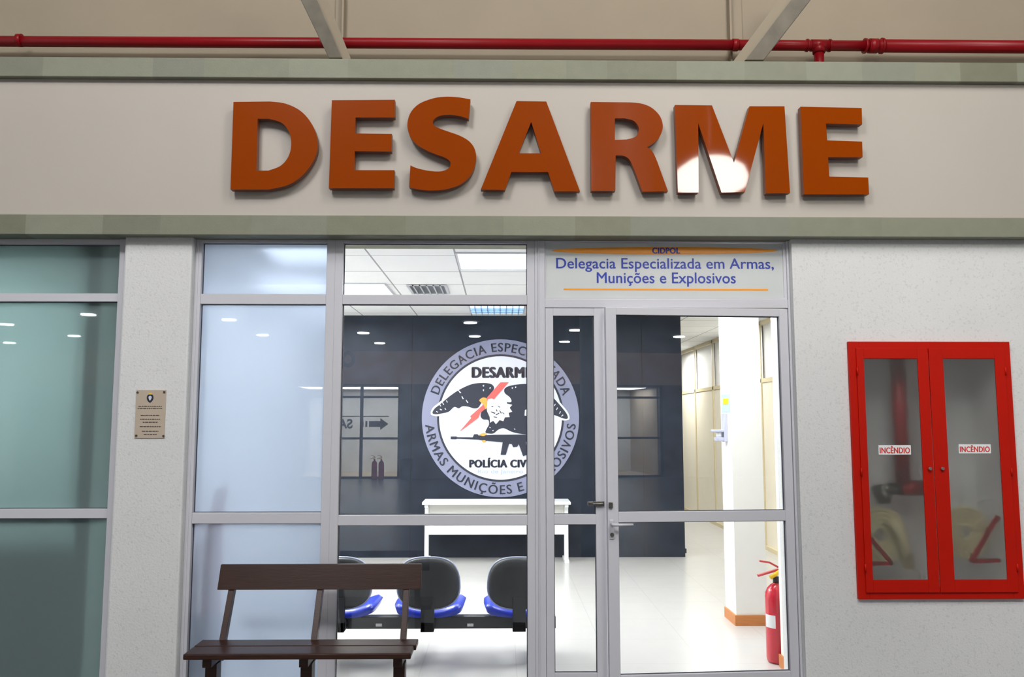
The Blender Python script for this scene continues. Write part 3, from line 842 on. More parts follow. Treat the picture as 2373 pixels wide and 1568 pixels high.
# ------------------------------------------------------------------ office behind the glass
YB = H(1200, 1291, 0).y
ZC = P(1187, 731, YB).z
ceil = MB().use(M['tile']).box(-2.3, 5.6, 0.12, 14.2, ZC, ZC + .1).build('ceiling'); structure(ceil, 'white tiled suspended ceiling of the office', 'ceiling')
structure(MB().use(M['white']).box(-2.42, -2.3, 0.12, 14.2, 0, ZC).build('wall_inside_left'), 'white side wall of the office', 'wall')
structure(MB().use(M['white']).box(-2.3, 5.6, 14.2, 14.3, 0, ZC).build('wall_inside_end'), 'white end wall of the office corridor', 'wall')
xpr = H(1588, 1290, 0).x
pn = MB().use(M['dark']); pn.box(-2.3, xpr, YB, YB + .1, 0, ZC - .001)
for px in (953, 1490): q = P(px, 1000, YB).x; pn.use(M['seam']).box(q - .004, q + .004, YB - .001, YB, 0, ZC)
pn.use(M['black']).box(xpr, xpr + .02, YB + .02, YB + .05, .04, .09)
structure(pn.build('wall_dark_panel'), 'dark polished partition carrying the round emblem', 'wall')

# right-hand partition of the corridor
XW = H(1684, 1228, 0).x
b = MB().use(M['cream']); b.box(XW, XW + .08, 1.6, 14.2, 0, 2.02)
b.box(XW, XW + .08, 1.6, 14.2, ZC - .05, ZC - .001)
b.use(M['creamline'])
yy = 2.0; ys_l = []
while yy < 14.1:
    b.box(XW - .012, XW, yy, yy + .05, 0, ZC - .001); ys_l.append(yy); yy += 1.15
b.box(XW - .012, XW, 1.6, 14.2, 2.02, 2.07); b.box(XW - .015, XW, 1.6, 14.2, 0, .05); b.box(XW - .012, XW, 1.6, 14.2, ZC - .05, ZC - .001)
structure(b.build('wall_inside_right'), 'cream laminate partition along the corridor', 'wall')
wn = empty('window_4', (XW, 7, 2.02)); structure(wn, 'high strip windows above the cream partition', 'window')
for i in range(len(ys_l) - 1):
    MB().use(M['white']).box(XW + .03, XW + .036, ys_l[i] + .05, ys_l[i + 1], 2.07, ZC - .051).build('pane', parent=wn)  # white paint stands in for the lit room beyond the panes
structure(MB().use(M['white']).box(XW + .08, XW + .16, 1.6, 14.2, 2.02, ZC - .001).build('wall_inside_far'), 'bright wall behind the strip windows', 'wall')
structure(MB().use(M['white']).box(XW - .001, 5.6, 1.5, 1.6, 0, ZC - .001).build('wall_inside_return'), 'white return wall beside the corridor', 'wall')
# switch plate on the partition
v = Vector((XW, H(1797, 1270, 0).y, P(1797, 972, H(1797, 1270, 0).y).z))
sw = MB().use(M['paper']).box(XW - .012, XW - .001, v.y - .04, v.y + .04, v.z - .06, v.z + .06).use(M['labelred']).box(XW - .014, XW - .012, v.y - .015, v.y + .015, v.z + .02, v.z + .05)
tag(sw.build('wall_switch'), 'small white switch plate on cream partition', 'switch')

# white square column
cA = H(1707, 1449, 0); cB = H(1777, 1447, 0); cC = H(1682, 1429, 0)
kx0, kx1, ky0, ky1 = cA.x, cB.x, cA.y, cC.y + .02
structure(MB().use(M['white']).box(kx0, kx1, ky0, ky1, 0, ZC - .001).build('wall_column'), 'white square column inside the office', 'column')
t_ = .012
b = MB().use(M['woodbase']); hb = .078
b.box(kx0 - t_, kx1, ky0 - t_, ky0, 0, hb); b.box(kx0 - t_, kx0, ky0, ky1, 0, hb)
structure(b.build('baseboard_column'), 'orange wood skirting around the white column', 'baseboard')
# dispenser and notice on its left face
dy = (ky0 + ky1) / 2; 
zd0, zd1 = P(1685, 1023, dy).z, P(1685, 957, dy).z
ds = empty('sanitizer_dispenser', (kx0, dy, zd0), 'grey hand sanitizer dispenser on the white column', 'dispenser')
zmid = P(1685, 997, dy).z
MB().use(M['sanit']).box(kx0 - .028, kx0, dy - .04, dy + .04, zd0, zd1).build('back_plate', parent=ds, bevel=0.004)
MB().use(M['sanit']).box(kx0 - .115, kx0 - .028, dy - .04, dy + .04, zmid - .012, zmid + .006).build('push_lever', parent=ds, bevel=0.004)
MB().use(M['sanit']).box(kx0 - .09, kx0 - .028, dy - .035, dy + .035, zd0 + .005, zd0 + .035).build('drip_tray', parent=ds, bevel=0.004)
MB().use(M['paper']).tube([(kx0 - .06, dy, zd0 + .035), (kx0 - .06, dy, zmid - .012)], .022, 14).build('bottle', parent=ds)
z0n, z1n = P(1690, 955, dy).z, P(1690, 913, dy).z
nt_ = MB().use(M['eblue']).box(kx0 - .004, kx0, ky0 + .01, ky1 - .04, z0n, z1n)
nt_.use(M['yellow']).box(kx0 - .006, kx0 - .004, ky0 + .05, ky1 - .09, z1n - .08, z1n - .035)
tag(nt_.build('notice'), 'pale blue notice with yellow symbol above the dispenser', 'notice')

# wall stub right of the door with its skirting, extinguisher behind it
sX = P(1810, 1500, 0.72).x
structure(MB().use(M['white']).box(sX, sX + .5, 0.36, 0.72, 0, ZC - .001).build('wall_stub'), 'white wall end just inside the door', 'wall')
structure(MB().use(M['woodbase']).box(sX - t_, sX, 0.36, 0.72 + t_, 0, hb).build('baseboard_stub'), 'orange wood skirting on the wall end inside', 'baseboard')


def extinguisher(loc, label, group=None):
    o = empty('fire_extinguisher', loc, label, 'fire extinguisher', group)
    x, y, z = loc; r = .074
    prof = [(r * .8, z), (r * .95, z + .01), (r, z + .03), (r, z + .40), (r * .95, z + .435), (r * .78, z + .465), (r * .5, z + .488), (r * .3, z + .497), (.02, z + .50)]
    MB().use(M['extred']).lathe(prof, x, y, 28).build('cylinder', parent=o)
    MB().use(M['black']).tube([(x, y, z + .495), (x, y, z + .54)], .02, 14).build('valve', parent=o)
    MB().use(M['yellow']).tube([(x - .045, y - .02, z + .535), (x + .02, y - .02, z + .575)], .013, 10).build('safety_tag', parent=o)
    MB().use(M['extred']).bar((x + .02, y, z + .585), (x - .12, y, z + .545), .026, .013).build('carry_handle', parent=o, bevel=.002)
    b = MB().use(M['extred']); b.bar((x + .015, y, z + .60), (x - .04, y, z + .63), .022, .012); b.bar((x - .04, y, z + .63), (x - .105, y, z + .64), .022, .011); b.build('squeeze_lever', parent=o)
    # label wraps the barrel
    b = MB().use(M['paper']); vs = []; n = 8
    for k in range(n + 1):
        t = math.radians(184 + k * 7.5)
        for zz_ in (z + .225, z + .305): vs.append((x + (r + .001) * math.cos(t), y + (r + .001) * math.sin(t), zz_))
        for zz_ in (z + .225, z + .305): vs.append((x + (r + .0002) * math.cos(t), y + (r + .0002) * math.sin(t), zz_))
    fs = []
    for k in range(n): a = k * 4; fs += [(a, a + 4, a + 5, a + 1), (a + 2, a + 3, a + 7, a + 6), (a, a + 2, a + 6, a + 4), (a + 1, a + 5, a + 7, a + 3)]
    fs += [(0, 1, 3, 2), (n * 4, n * 4 + 2, n * 4 + 3, n * 4 + 1)]
    b.add(vs, fs); b.build('paper_label', parent=o)
    return o


ye = 0.72 + .11
eX = P(1803, 1500, ye).x
ext = extinguisher((eX, ye, 0.0), 'red fire extinguisher on the floor behind the open door')

# ------------------------------------------------------------------ ceiling lights and vent in the office
def troffer(px0, px1, py0, py1, lab, louv=False):
    a, e = H((px0 + px1) / 2, py1, ZC), H((px0 + px1) / 2, py0, ZC)
    x0 = H(px0, py0, ZC).x if px0 else None
    ym_ = (py0 + py1) / 2
    x0, x1 = H(px0, ym_, ZC).x, H(px1, ym_, ZC).x
    o = empty('ceiling_light', ((x0 + x1) / 2, (a.y + e.y) / 2, ZC), lab, 'ceiling light', 'recessed lights in the office ceiling')
    b = MB().use(M['alu']); y0, y1 = min(a.y, e.y), max(a.y, e.y); w = .015; zt_, zb_ = ZC, ZC - .012
    b.box(x0, x1, y0, y0 + w, zb_, zt_); b.box(x0, x1, y1 - w, y1, zb_, zt_); b.box(x0, x0 + w, y0 + w, y1 - w, zb_, zt_); b.box(x1 - w, x1, y0 + w, y1 - w, zb_, zt_)
    b.build('frame', parent=o)
    MB().use(M['troffer']).box(x0 + w, x1 - w, y0 + w, y1 - w, ZC - .006, ZC - .001).build('diffuser', parent=o)
    if louv:
        b = MB().use(M['louvre'])
        for k in range(1, 9): q = x0 + (x1 - x0) * k / 9; b.box(q - .006, q + .006, y0 + w, y1 - w, ZC - .03, ZC - .007)
        for k in range(1, 3): q = y0 + (y1 - y0) * k / 3; b.box(x0 + w, x1 - w, q - .02, q + .02, ZC - .03, ZC - .007)
        b.build('louvre', parent=o)
    return o


troffer(1060, 1232, 584, 622, 'bright square ceiling light seen through the transom')
troffer(775, 905, 655, 683, 'bright ceiling light at the left of the transom')
troffer(1088, 1216, 706, 724, 'louvred ceiling light just above the emblem', True)
troffer(1730, 1850, 640, 690, 'ceiling light near the white column')
va, vb = H(950, 678, ZC), H(1036, 660, ZC)
b = MB().use(M['ventm']); x0, x1, y0, y1 = H(948, 669, ZC).x, H(1039, 669, ZC).x, va.y, vb.y
b.box(x0, x1, y0, y1, ZC - .004, ZC)
o = empty('air_vent', ((x0 + x1) / 2, (y0 + y1) / 2, ZC - .004), 'square air vent in the office ceiling tiles', 'vent')
b.build('backing', parent=o)
b = MB().use(M['alu'])
b.box(x0, x1, y0, y0 + .025, ZC - .012, ZC - .004); b.box(x0, x1, y1 - .025, y1, ZC - .012, ZC - .004); b.box(x0, x0 + .025, y0, y1, ZC - .012, ZC - .004); b.box(x1 - .025, x1, y0, y1, ZC - .012, ZC - .004)
b.build('vent_frame', parent=o)
b = MB().use(M['alu'])
for k in range(1, 6): q = x0 + (x1 - x0) * k / 6; b.box(q - .006, q + .006, y0 + .025, y1 - .025, ZC - .012, ZC - .004)
b.build('slats', parent=o)

# ------------------------------------------------------------------ round emblem on the dark panel
ye_ = YB - .012
EC = P(1160, 967, ye_); ER = (P(1342, 967, ye_).x - EC.x)
em = empty('wall_emblem', (EC.x, YB, EC.z - ER), 'round police emblem with eagle and rifle on dark partition', 'emblem')
u = ER / 528.0                             # one unit of the tracing


def ex(x, y): return (EC.x + (x - 1161) * u, EC.z - (y - 773) * u)


def eshape(name, m, loops, layer, parent=em):
    me = shape_mesh([[ex(*p) for p in lp] for lp in loops], .0008)
    o = MB().use(m).mesh(me, up_mat(ye_ - .0018 * layer)).build(name, parent=parent); bpy.data.meshes.remove(me); return o


def circ(r, n=96): return [(1161 + r * math.cos(2 * math.pi * k / n), 773 + r * math.sin(2 * math.pi * k / n)) for k in range(n)]


me = shape_mesh([[ex(*p) for p in circ(528)]], .0055); MB().use(M['ring']).mesh(me, up_mat(ye_ + .0065)).build('outer_ring', parent=em)
eshape('dark_line', M['inkblue'], [circ(426), circ(412)], 1)
eshape('white_field', M['ewhite'], [circ(412)], 1)


def arc_text(txt, a0, a1, rb, hgt, outward, off=0.02):
    m0 = text_mesh(txt, .0006, 0, 1.16); o_ = MB()
    for dx, dy_ in ((-1, 0), (-.5, -.4), (-.5, .4), (.5, .4), (.5, -.4), (1, 0)): o_.mesh(m0, Matrix.Translation((dx * off, dy_ * off, (dx + 2) * 1e-5)))
    bpy.data.meshes.remove(m0); me = bpy.data.meshes.new('tmp'); me.from_pydata(o_.v, [], o_.f)
    xs = [v.co.x for v in me.vertices]; ax, bx = min(xs), max(xs)
    mE = text_mesh('E'); cap = max(v.co.y for v in mE.vertices); bpy.data.meshes.remove(mE)
    b = MB().use(M['inkblue']); vs = []
    for v in me.vertices:
        t = (v.co.x - ax) / (bx - ax); a = math.radians(a0 + (a1 - a0) * t)
        r = rb + (v.co.y / cap * hgt if outward else -v.co.y / cap * hgt)
        x, zz_ = EC.x + r * u * math.cos(a), EC.z + r * u * math.sin(a)
        vs.append((x, ye_ - .0018 - v.co.z, zz_))
    b.add(vs, [tuple(p.vertices) for p in me.polygons]); bpy.data.meshes.remove(me)
    return b.build('ring_lettering', parent=em)


arc_text('DELEGACIA ESPECIALIZADA', 160, 19, 444, 58, True)
arc_text('ARMAS MUNIÇÕES E EXPLOSIVOS', 185.5, 355, 507, 58, False)


def etext(name, txt, x0, x1, y0, y1, m, off, layer=2):
    a = ex(x0, y1); e = ex(x1, y0); b = MB().use(m); fit_text(b, txt, a[0], e[0], a[1], e[1], ye_ - .0018 * layer, depth=.001, offset=off); return b.build(name, parent=em)


etext('title_lettering', 'DESARME', 965, 1378, 433, 508, M['inkblue'], .085)
etext('lower_lettering', 'POLÍCIA CIVIL', 952, 1388, 1040, 1106, M['inkblue'], .08)
etext('city_lettering', 'Rio de Janeiro', 1010, 1312, 1118, 1152, M['eblue'], .0)
white_edge = 10
lw = [(705, 745), (716, 716), (760, 680), (830, 622), (900, 578), (970, 549), (1040, 541), (1095, 548), (1117, 572), (1105, 602), (1075, 642), (1045, 652), (1028, 682), (1010, 707), (982, 712), (940, 700), (905, 698), (880, 712), (850, 703), (812, 735), (770, 745), (732, 752)]
bd = [(1035, 730), (1027, 765), (1045, 786), (1078, 790), (1083, 820), (1068, 848), (1060, 872), (1085, 880), (1115, 878), (1150, 852), (1185, 845), (1235, 868), (1300, 882), (1360, 882), (1400, 850), (1425, 800), (1455, 770), (1490, 772), (1510, 755), (1545, 765), (1585, 780), (1612, 778), (1603, 745), (1560, 690), (1515, 640), (1460, 590), (1400, 560), (1340, 548), (1270, 552), (1215, 563), (1187, 582), (1190, 610), (1225, 640), (1230, 670), (1160, 668), (1090, 690), (1060, 710)]
def grow(pts, d):
    cxm = sum(p[0] for p in pts) / len(pts); cym = sum(p[1] for p in pts) / len(pts); n = len(pts); out = []
    area = sum(pts[i][0] * pts[(i + 1) % n][1] - pts[(i + 1) % n][0] * pts[i][1] for i in range(n)); sg = 1 if area > 0 else -1
    for i in range(n):
        a = Vector(pts[i - 1]); e = Vector(pts[(i + 1) % n]); t = (e - a).normalized(); nn = Vector((t.y, -t.x)) * sg; out.append((pts[i][0] + nn.x * d, pts[i][1] + nn.y * d))
    return out
eshape('wing_outline', M['ewhite'], [cr(grow(lw, 13))], 2); eshape('wing_outline', M['ewhite'], [cr(grow(bd, 13))], 2)
eshape('left_wing', M['inkblue'], [cr(lw)], 3); eshape('eagle_body', M['inkblue'], [cr(bd)], 3)
fe = []
for (x, y, w, h_, a) in ((885, 600, 26, 8, 50), (905, 640, 24, 8, 60), (935, 665, 26, 7, 55), (1045, 560, 10, 12, 0), (1045, 590, 8, 14, 0), (1090, 575, 8, 14, 20), (755, 690, 20, 6, 60), (775, 680, 20, 6, 60), (800, 665, 18, 6, 60), (760, 720, 16, 8, 30), (735, 735, 14, 6, 40), (790, 715, 14, 6, 60), (1240, 575, 10, 10, 30), (1262, 570, 8, 12, 0), (1335, 740, 50, 26, 90), (1560, 740, 20, 6, -60), (1540, 715, 20, 6, -60), (1575, 760, 18, 6, -40), (1525, 690, 18, 6, -60), (1110, 860, 8, 8, 0), (1255, 850, 12, 6, 40), (1090, 840, 10, 6, 20)):
    ca, sa = math.cos(math.radians(a)), math.sin(math.radians(a))
    fe.append([(x + i * w / 2 * ca - j * h_ / 2 * sa, y + i * w / 2 * sa + j * h_ / 2 * ca) for i, j in ((-1, -.6), (1, -1), (.8, 1), (-.7, .8))])
eshape('feather_marks', M['ewhite'], fe, 4)
eshape('lightning_bolt', M['ered'], [[(1160, 537), (1215, 537), (1062, 712), (1025, 742), (1012, 775), (885, 868), (965, 776), (957, 765), (1040, 692), (1060, 650)]], 5)
head = [(1075, 652), (1100, 645), (1130, 660), (1165, 668), (1200, 655), (1205, 680), (1240, 688), (1222, 708), (1240, 735), (1215, 742), (1222, 770), (1190, 772), (1180, 798), (1155, 790), (1130, 818), (1112, 795), (1090, 808), (1088, 770), (1070, 730), (1066, 690)]
eshape('eagle_head', M['ewhite'], [head], 6)
fe = []
for (x, y, w, h_, a) in ((1110, 740, 34, 7, 20), (1140, 750, 30, 7, -30), (1125, 770, 26, 6, 10), (1160, 735, 26, 6, 60), (1150, 700, 20, 5, 40), (1105, 700, 14, 6, -10), (1180, 745, 20, 5, 45), (1135, 725, 16, 6, 70)):
    ca, sa = math.cos(math.radians(a)), math.sin(math.radians(a))
    fe.append([(x + i * w / 2 * ca - j * h_ / 2 * sa, y + i * w / 2 * sa + j * h_ / 2 * ca) for i, j in ((-1, -.6), (1, -1), (.8, 1), (-.7, .8))])
eshape('head_marks', M['inkblue'], fe, 7)
eshape('beak', M['eorange'], [cr([(1018, 658), (1040, 640), (1066, 646), (1072, 680), (1062, 718), (1048, 690), (1030, 672)])], 7)
rf = [(828, 899), (866, 899), (872, 904), (975, 905), (984, 884), (1008, 884), (1014, 893), (1120, 888), (1330, 886), (1345, 872), (1372, 886), (1500, 890), (1500, 965), (1380, 935), (1330, 935), (1345, 1018), (1312, 1030), (1283, 950), (1272, 968), (1245, 970), (1236, 950), (1218, 948), (1196, 1021), (1162, 1020), (1176, 937), (1060, 928), (1010, 920), (870, 914), (862, 918), (828, 917)]
eshape('rifle', M['inkblue'], [rf], 5)
eshape('claw', M['eorange'], [cr([(1018, 888), (1045, 876), (1068, 880), (1050, 896)])], 7)
eshape('claw', M['eorange'], [cr([(1038, 925), (1060, 924), (1055, 938), (1042, 936)])], 7)

# ------------------------------------------------------------------ desk
zd = 0.665
dA, dB = H(978, 1166, zd - .0), H(1323, 1166, zd - .0)
dyf = H(1150, 1163, zd).y
dyb = min(H(1150, 1147, zd).y, YB - .05)
dx0, dx1 = P(978, 1163, dyf).x, P(1323, 1163, dyf).x
dk = empty('office_desk', ((dx0 + dx1) / 2, (dyf + dyb) / 2, 0), 'white office desk standing under the round emblem', 'desk')
MB().use(M['desk']).box(dx0, dx1, dyf, dyb, zd - .03, zd).build('desk_top', parent=dk, bevel=0.004)
zmd = P(1150, 1238, dyf + .1).z; zmu = P(1150, 1192, dyf + .1).z
MB().use(M['deskgrey']).box(dx0 + .07, dx1 - .07, dyf + .1, dyf + .118, zmu - .04, zd - .03).build('modesty_panel', parent=dk)
MB().use(M['desk']).box(dx0 + .05, dx1 - .05, dyf + .095, dyf + .118, zmd, zmu - .04).build('lower_rail', parent=dk)
for sxx in (dx0 + .045, dx1 - .045):
    b = MB().use(M['desk']).box(sxx - .022, sxx + .022, dyf + .09, dyf + .16, .03, zd - .03)
    b.box(sxx - .02, sxx + .02, dyf + .02, dyb - .05, zd - .06, zd - .03); b.box(sxx - .025, sxx + .025, dyf + .02, dyb - .03, 0, .035)
    b.build('leg', parent=dk, bevel=0.003)

# ------------------------------------------------------------------ row of waiting chairs
yc_ = H(1000, 1400, 0.38).y - 0.02
yback = yc_ - 0.02
scl = lambda px, py, Y: P(px, py, Y)
ws = empty('beam_seating', (P(990, 1400, yback).x, yback + .2, 0), 'row of blue seats with black backs on one black beam', 'waiting seats')
zbm1, zbm0 = P(1100, 1428, yback + .12).z, P(1100, 1456, yback + .12).z
bx0, bx1 = P(560, 1440, yback + .12).x, P(1288, 1440, yback + .12).x
MB().use(M['blacksteel']).box(bx0, bx1, yback + .12, yback + .19, zbm0, zbm1).build('beam', parent=ws, bevel=0.004)
for px in (878, 1090):
    q = P(px, 1447, yback + .118); MB().use(M['chrome']).box(q.x - .02, q.x + .02, yback + .114, yback + .12, q.z - .01, q.z + .008).build('beam_cap', parent=ws)
for px in (600, 1252):
    q = P(px, 1440, yback + .155); b = MB().use(M['blacksteel']).box(q.x - .03, q.x + .03, yback + .13, yback + .18, .03, zbm0)
    b.bar((q.x, yback - .05, .02), (q.x, yback + .40, .02), .05, .035); b.build('leg', parent=ws, bevel=.003)


def rounded_grid(cx, cz, hw, hh, y, n=40, sq=2.6):
    return [(cx + hw * math.copysign(abs(math.cos(t)) ** (2 / sq), math.cos(t)), cz + hh * math.copysign(abs(math.sin(t)) ** (2 / sq), math.sin(t))) for t in [2 * math.pi * k / n for k in range(n)]]


for pxc in (784, 991, 1203):
    cc = P(pxc, 1353, yback); hw = (P(1062, 1353, yback).x - P(918, 1353, yback).x) / 2; hh = (P(990, 1293, yback).z - P(990, 1412, yback).z) / 2
    # backrest shell: stacked, slightly domed outlines
    vs = []; fs = []; n = 44
    rings = ((0.0, .0), (0.62, -.004), (0.86, .001), (0.965, .010), (1.0, .022), (0.985, .034))
    b = MB()
    def ring_pts(kx, dy):
        out = []
        for i in range(n):
            t = 2 * math.pi * i / n; cs, sn = math.cos(t), math.sin(t)
            x = hw * kx * math.copysign(abs(cs) ** .74, cs); zz_ = hh * kx * math.copysign(abs(sn) ** .78, sn)
            x *= 1.0 + 0.06 * (-zz_ / hh if zz_ < 0.5 * hh else -.5)
            out.append((cc.x + x, yback + dy - .05 * (zz_ / hh) ** 2 * 0 + 0.03 * (1 - (x / hw) ** 2) * 0 + (x / hw) ** 2 * .035, cc.z + zz_))
        return out
    b.use(M['bplastic'])
    allr = [ring_pts(*r) for r in rings[1:]]
    vs = [(cc.x, yback - .006, cc.z)] + [p for r in allr for p in r]
    fs = [(0, 1 + (i + 1) % n, 1 + i) for i in range(n)]
    for j in range(len(allr) - 1):
        for i in range(n):
            a = 1 + j * n; fs.append((a + i, a + (i + 1) % n, a + n + (i + 1) % n, a + n + i))
    fs.append(tuple(1 + (len(allr) - 1) * n + i for i in range(n)))
    b.add(vs, fs, True); b.build('backrest_shell', parent=ws)
    # pale piping between shell and blue pad
    ring = ring_pts(1.0, .034); b = MB().use(M['silveredge']); b.tube(ring + [ring[0]], .009, 8, caps=False); b.build('edge_piping', parent=ws)
    b = MB().use(M['blue']); r1 = ring_pts(.98, .036); r2 = ring_pts(.96, .066); r3 = ring_pts(.8, .082)
    vs = r1 + r2 + r3; fs = [(j * n + i, j * n + (i + 1) % n, (j + 1) * n + (i + 1) % n, (j + 1) * n + i) for j in range(2) for i in range(n)]
    fs += [tuple(range(n))[::-1], tuple(range(2 * n, 3 * n))]
    b.add(vs, fs, True); b.build('backrest_pad', parent=ws)
    # seat: cushion with upturned sides
    sw_ = (P(1075, 1400, yback + .08).x - P(907, 1400, yback + .08).x) / 2
    zsd = P(990, 1426, yback + .1).z; zup = P(1075, 1392, yback + .2).z
    nx, ny = 16, 12; vs = []; top = {}; bot = {}
    for j in range(ny + 1):
        for i in range(nx + 1):
            u_ = i / nx * 2 - 1; v_ = j / ny
            rr = 1 - .10 * (2 * v_ - 1) ** 4
            x = cc.x + sw_ * u_ * rr * (1 - 0.03 * (1 - v_)); y = yback + .06 + v_ * .42
            edge = max(abs(u_), abs(2 * v_ - 1)); fall = .035 * max(0, (edge - .8) / .2) ** 2
            zz_ = zsd + .03 + (zup - zsd - .01) * abs(u_) ** 2.2 * (1 - .2 * v_) + .01 * math.sin(v_ * 3.14) - fall * (1 if abs(u_) < .999 else 1)
            top[i, j] = len(vs); vs.append((x, y, zz_))
    for j in range(ny + 1):
        for i in range(nx + 1):
            x, y, zz_ = vs[top[i, j]]; u_ = i / nx * 2 - 1
            bot[i, j] = len(vs); vs.append((cc.x + (x - cc.x) * .94, y, zsd - .005 + .025 * abs(u_) ** 3))
    fs = []
    for j in range(ny):
        for i in range(nx):
            fs.append((top[i, j], top[i + 1, j], top[i + 1, j + 1], top[i, j + 1])); fs.append((bot[i, j], bot[i, j + 1], bot[i + 1, j + 1], bot[i + 1, j]))
    for i in range(nx): fs.append((top[i, 0], bot[i, 0], bot[i + 1, 0], top[i + 1, 0])); fs.append((top[i, ny], top[i + 1, ny], bot[i + 1, ny], bot[i, ny]))
    for j in range(ny): fs.append((top[0, j], top[0, j + 1], bot[0, j + 1], bot[0, j])); fs.append((top[nx, j], bot[nx, j], bot[nx, j + 1], top[nx, j + 1]))
    MB().use(M['blue']).add(vs, fs, True).build('seat', parent=ws)
    MB().use(M['blacksteel']).box(cc.x - .14, cc.x + .14, yback + .08, yback + .42, zbm1, zsd - .004).build('seat_pan', parent=ws)
    b = MB().use(M['bplastic']).box(cc.x - .042, cc.x + .042, yback - .008, yback + .03, zbm0 + .01, cc.z - hh * .5).box(cc.x - .042, cc.x + .042, yback - .008, yback + .12, zbm0 + .01, zbm1 - .005)
    b.build('back_bracket', parent=ws, bevel=.003)

# ------------------------------------------------------------------ side room behind the teal window
_b = MB().use(mat('red_board', c(238, 120, 118), 0.6))
px_shape(_b, [[(526, 1120), (498, 1138), (474, 1260), (466, 1420), (508, 1420), (512, 1260)]], 0.26, 0.02)
_b.use(M['recess']); _q = P(488, 1420, .27); _b.box(_q.x - .08, _q.x + .08, .22, .32, 0, _q.z + .004)
tag(_b.build('display_board'), 'blurred reddish board standing behind the white frosted window', 'board')
structure(MB().use(M['recess']).box(-6, -2.42, 4.9, 5, 0, 2.6).build('wall_side_room'), 'wall of the side room behind teal glass', 'wall')
structure(MB().use(M['recess']).box(-6, -2.42, 0.12, 5, 2.6, 2.7).build('ceiling'), 'ceiling of the side room behind teal glass', 'ceiling')
light('side_room_fill', (-3.4, 0.9, 2.55), (-3.4, 0.9, 0), 0.5, 150, (0.95, 1, 1))  # unseen light added to make the teal panes brighter from behind

tag(MB().use(M['blocker']).box(-4.6, -2.45, 0.17, 0.6, 0, 1.02).build('light_blocker_box', bevel=.01), 'unseen dark box added to darken the lower teal pane', 'cabinet')  # added close to the glass to block light from the lower pane

# ------------------------------------------------------------------ the hall behind the viewer (seen reflected in the glass)
YM = YG + .035


def RH(px, py, z):                     # point of the hall whose mirror image in the glass is seen at px, py
    v = H(px, py, z); return Vector((v.x, 2 * YM - v.y, v.z))


def RP(px, py, D):
    v = P(px, py, D + 2 * YM); return Vector((v.x, -D, v.z))


def RD(v):                             # mirror a point in the plane of the ajar door
    h = Vector((hx, YG + .04, 0)); n = Vector((math.sin(AJ), -math.cos(AJ), 0)); d_ = Vector((v.x, v.y, 0)) - h
    q_ = 2 * (d_.x * n.x + d_.y * n.y); return Vector((v.x - q_ * n.x, v.y - q_ * n.y, v.z))


HC = 3.45; DO = 17.6
structure(MB().use(M['hallceil']).box(-13, 13, -24, -5.9, HC, HC + .3).build('ceiling'), 'flat ceiling of the hall behind the viewer', 'ceiling')
hl = [(842, 768, 'hall downlight mirrored left of the emblem'), (880, 792, 'far hall downlight mirrored left of the emblem'), (1090, 744, 'bright hall downlight mirrored above the emblem'), (1100, 776, 'faint hall downlight mirrored above the emblem'),
      (1333, 762, 'hall downlight mirrored at the top of the narrow door'), (1308, 789, 'lower hall downlight mirrored in the narrow door'), (1573, 777, 'hall downlight mirrored at the edge of dark partition'),
      (205, 725, 'hall downlight mirrored at the right in teal glass'), (15, 748, 'hall downlight mirrored at far left of teal glass'), (172, 775, 'far hall downlight mirrored in teal glass'), (22, 791, 'lowest hall downlight mirrored in teal glass'),
      (531, 737, 'bright hall downlight mirrored in frosted glass'), (609, 773, 'faint hall downlight mirrored in frosted glass')]
for px, py, lb in hl:
    v = RH(px, py, HC) if px != 1573 else RD(H(px, py, HC))
    o = empty('downlight', (v.x, v.y, HC - .02), lb, 'downlight', 'downlights in the hall ceiling')
    MB().use(M['alu']).lathe([(.15, HC - .02), (.16, HC - .01), (.16, HC)], v.x, v.y, 20).build('rim', parent=o)
    MB().use(M['downl']).lathe([(.125, HC - .04), (.125, HC - .021)], v.x, v.y, 20).build('lamp', parent=o)
# pendant bay lamp mirrored in the letter M
v = RP(1648, 412, 3.0)
v = Vector((P(1648, 412, 3.0 - .2).x, -3.0, P(1648, 412, 3.0 - .2).z))
o = empty('pendant_lamp', v, 'round pendant lamp whose glare shows in the letter M', 'lamp')
tilt = []
MB().use(M['bay']).lathe([(.24, v.z - .12), (.32, v.z - .08), (.34, v.z), (.31, v.z + .08), (.20, v.z + .16)], v.x, v.y, 28).build('glass_bowl', parent=o)
MB().use(M['alu']).lathe([(.20, v.z + .16), (.12, v.z + .22), (.05, v.z + .25)], v.x, v.y, 24).build('housing', parent=o)
MB().use(M['alu']).tube([(v.x, v.y, v.z + .25), (v.x, v.y, 6.98)], .012, 8).build('stem', parent=o)
structure(MB().use(M['hallwall']).box(-13, 13, -6.5, -6.35, HC + .3, 7.1).build('wall_light_blocker'), 'unseen wall added above the hall ceiling to darken reflections', 'wall')  # added to keep world light out of the letters' reflections
structure(MB().use(M['hallceil']).box(-9, 9, -6.3, 0.55, 7.0, 7.1).build('ceiling'), 'high roof over the forecourt', 'ceiling')

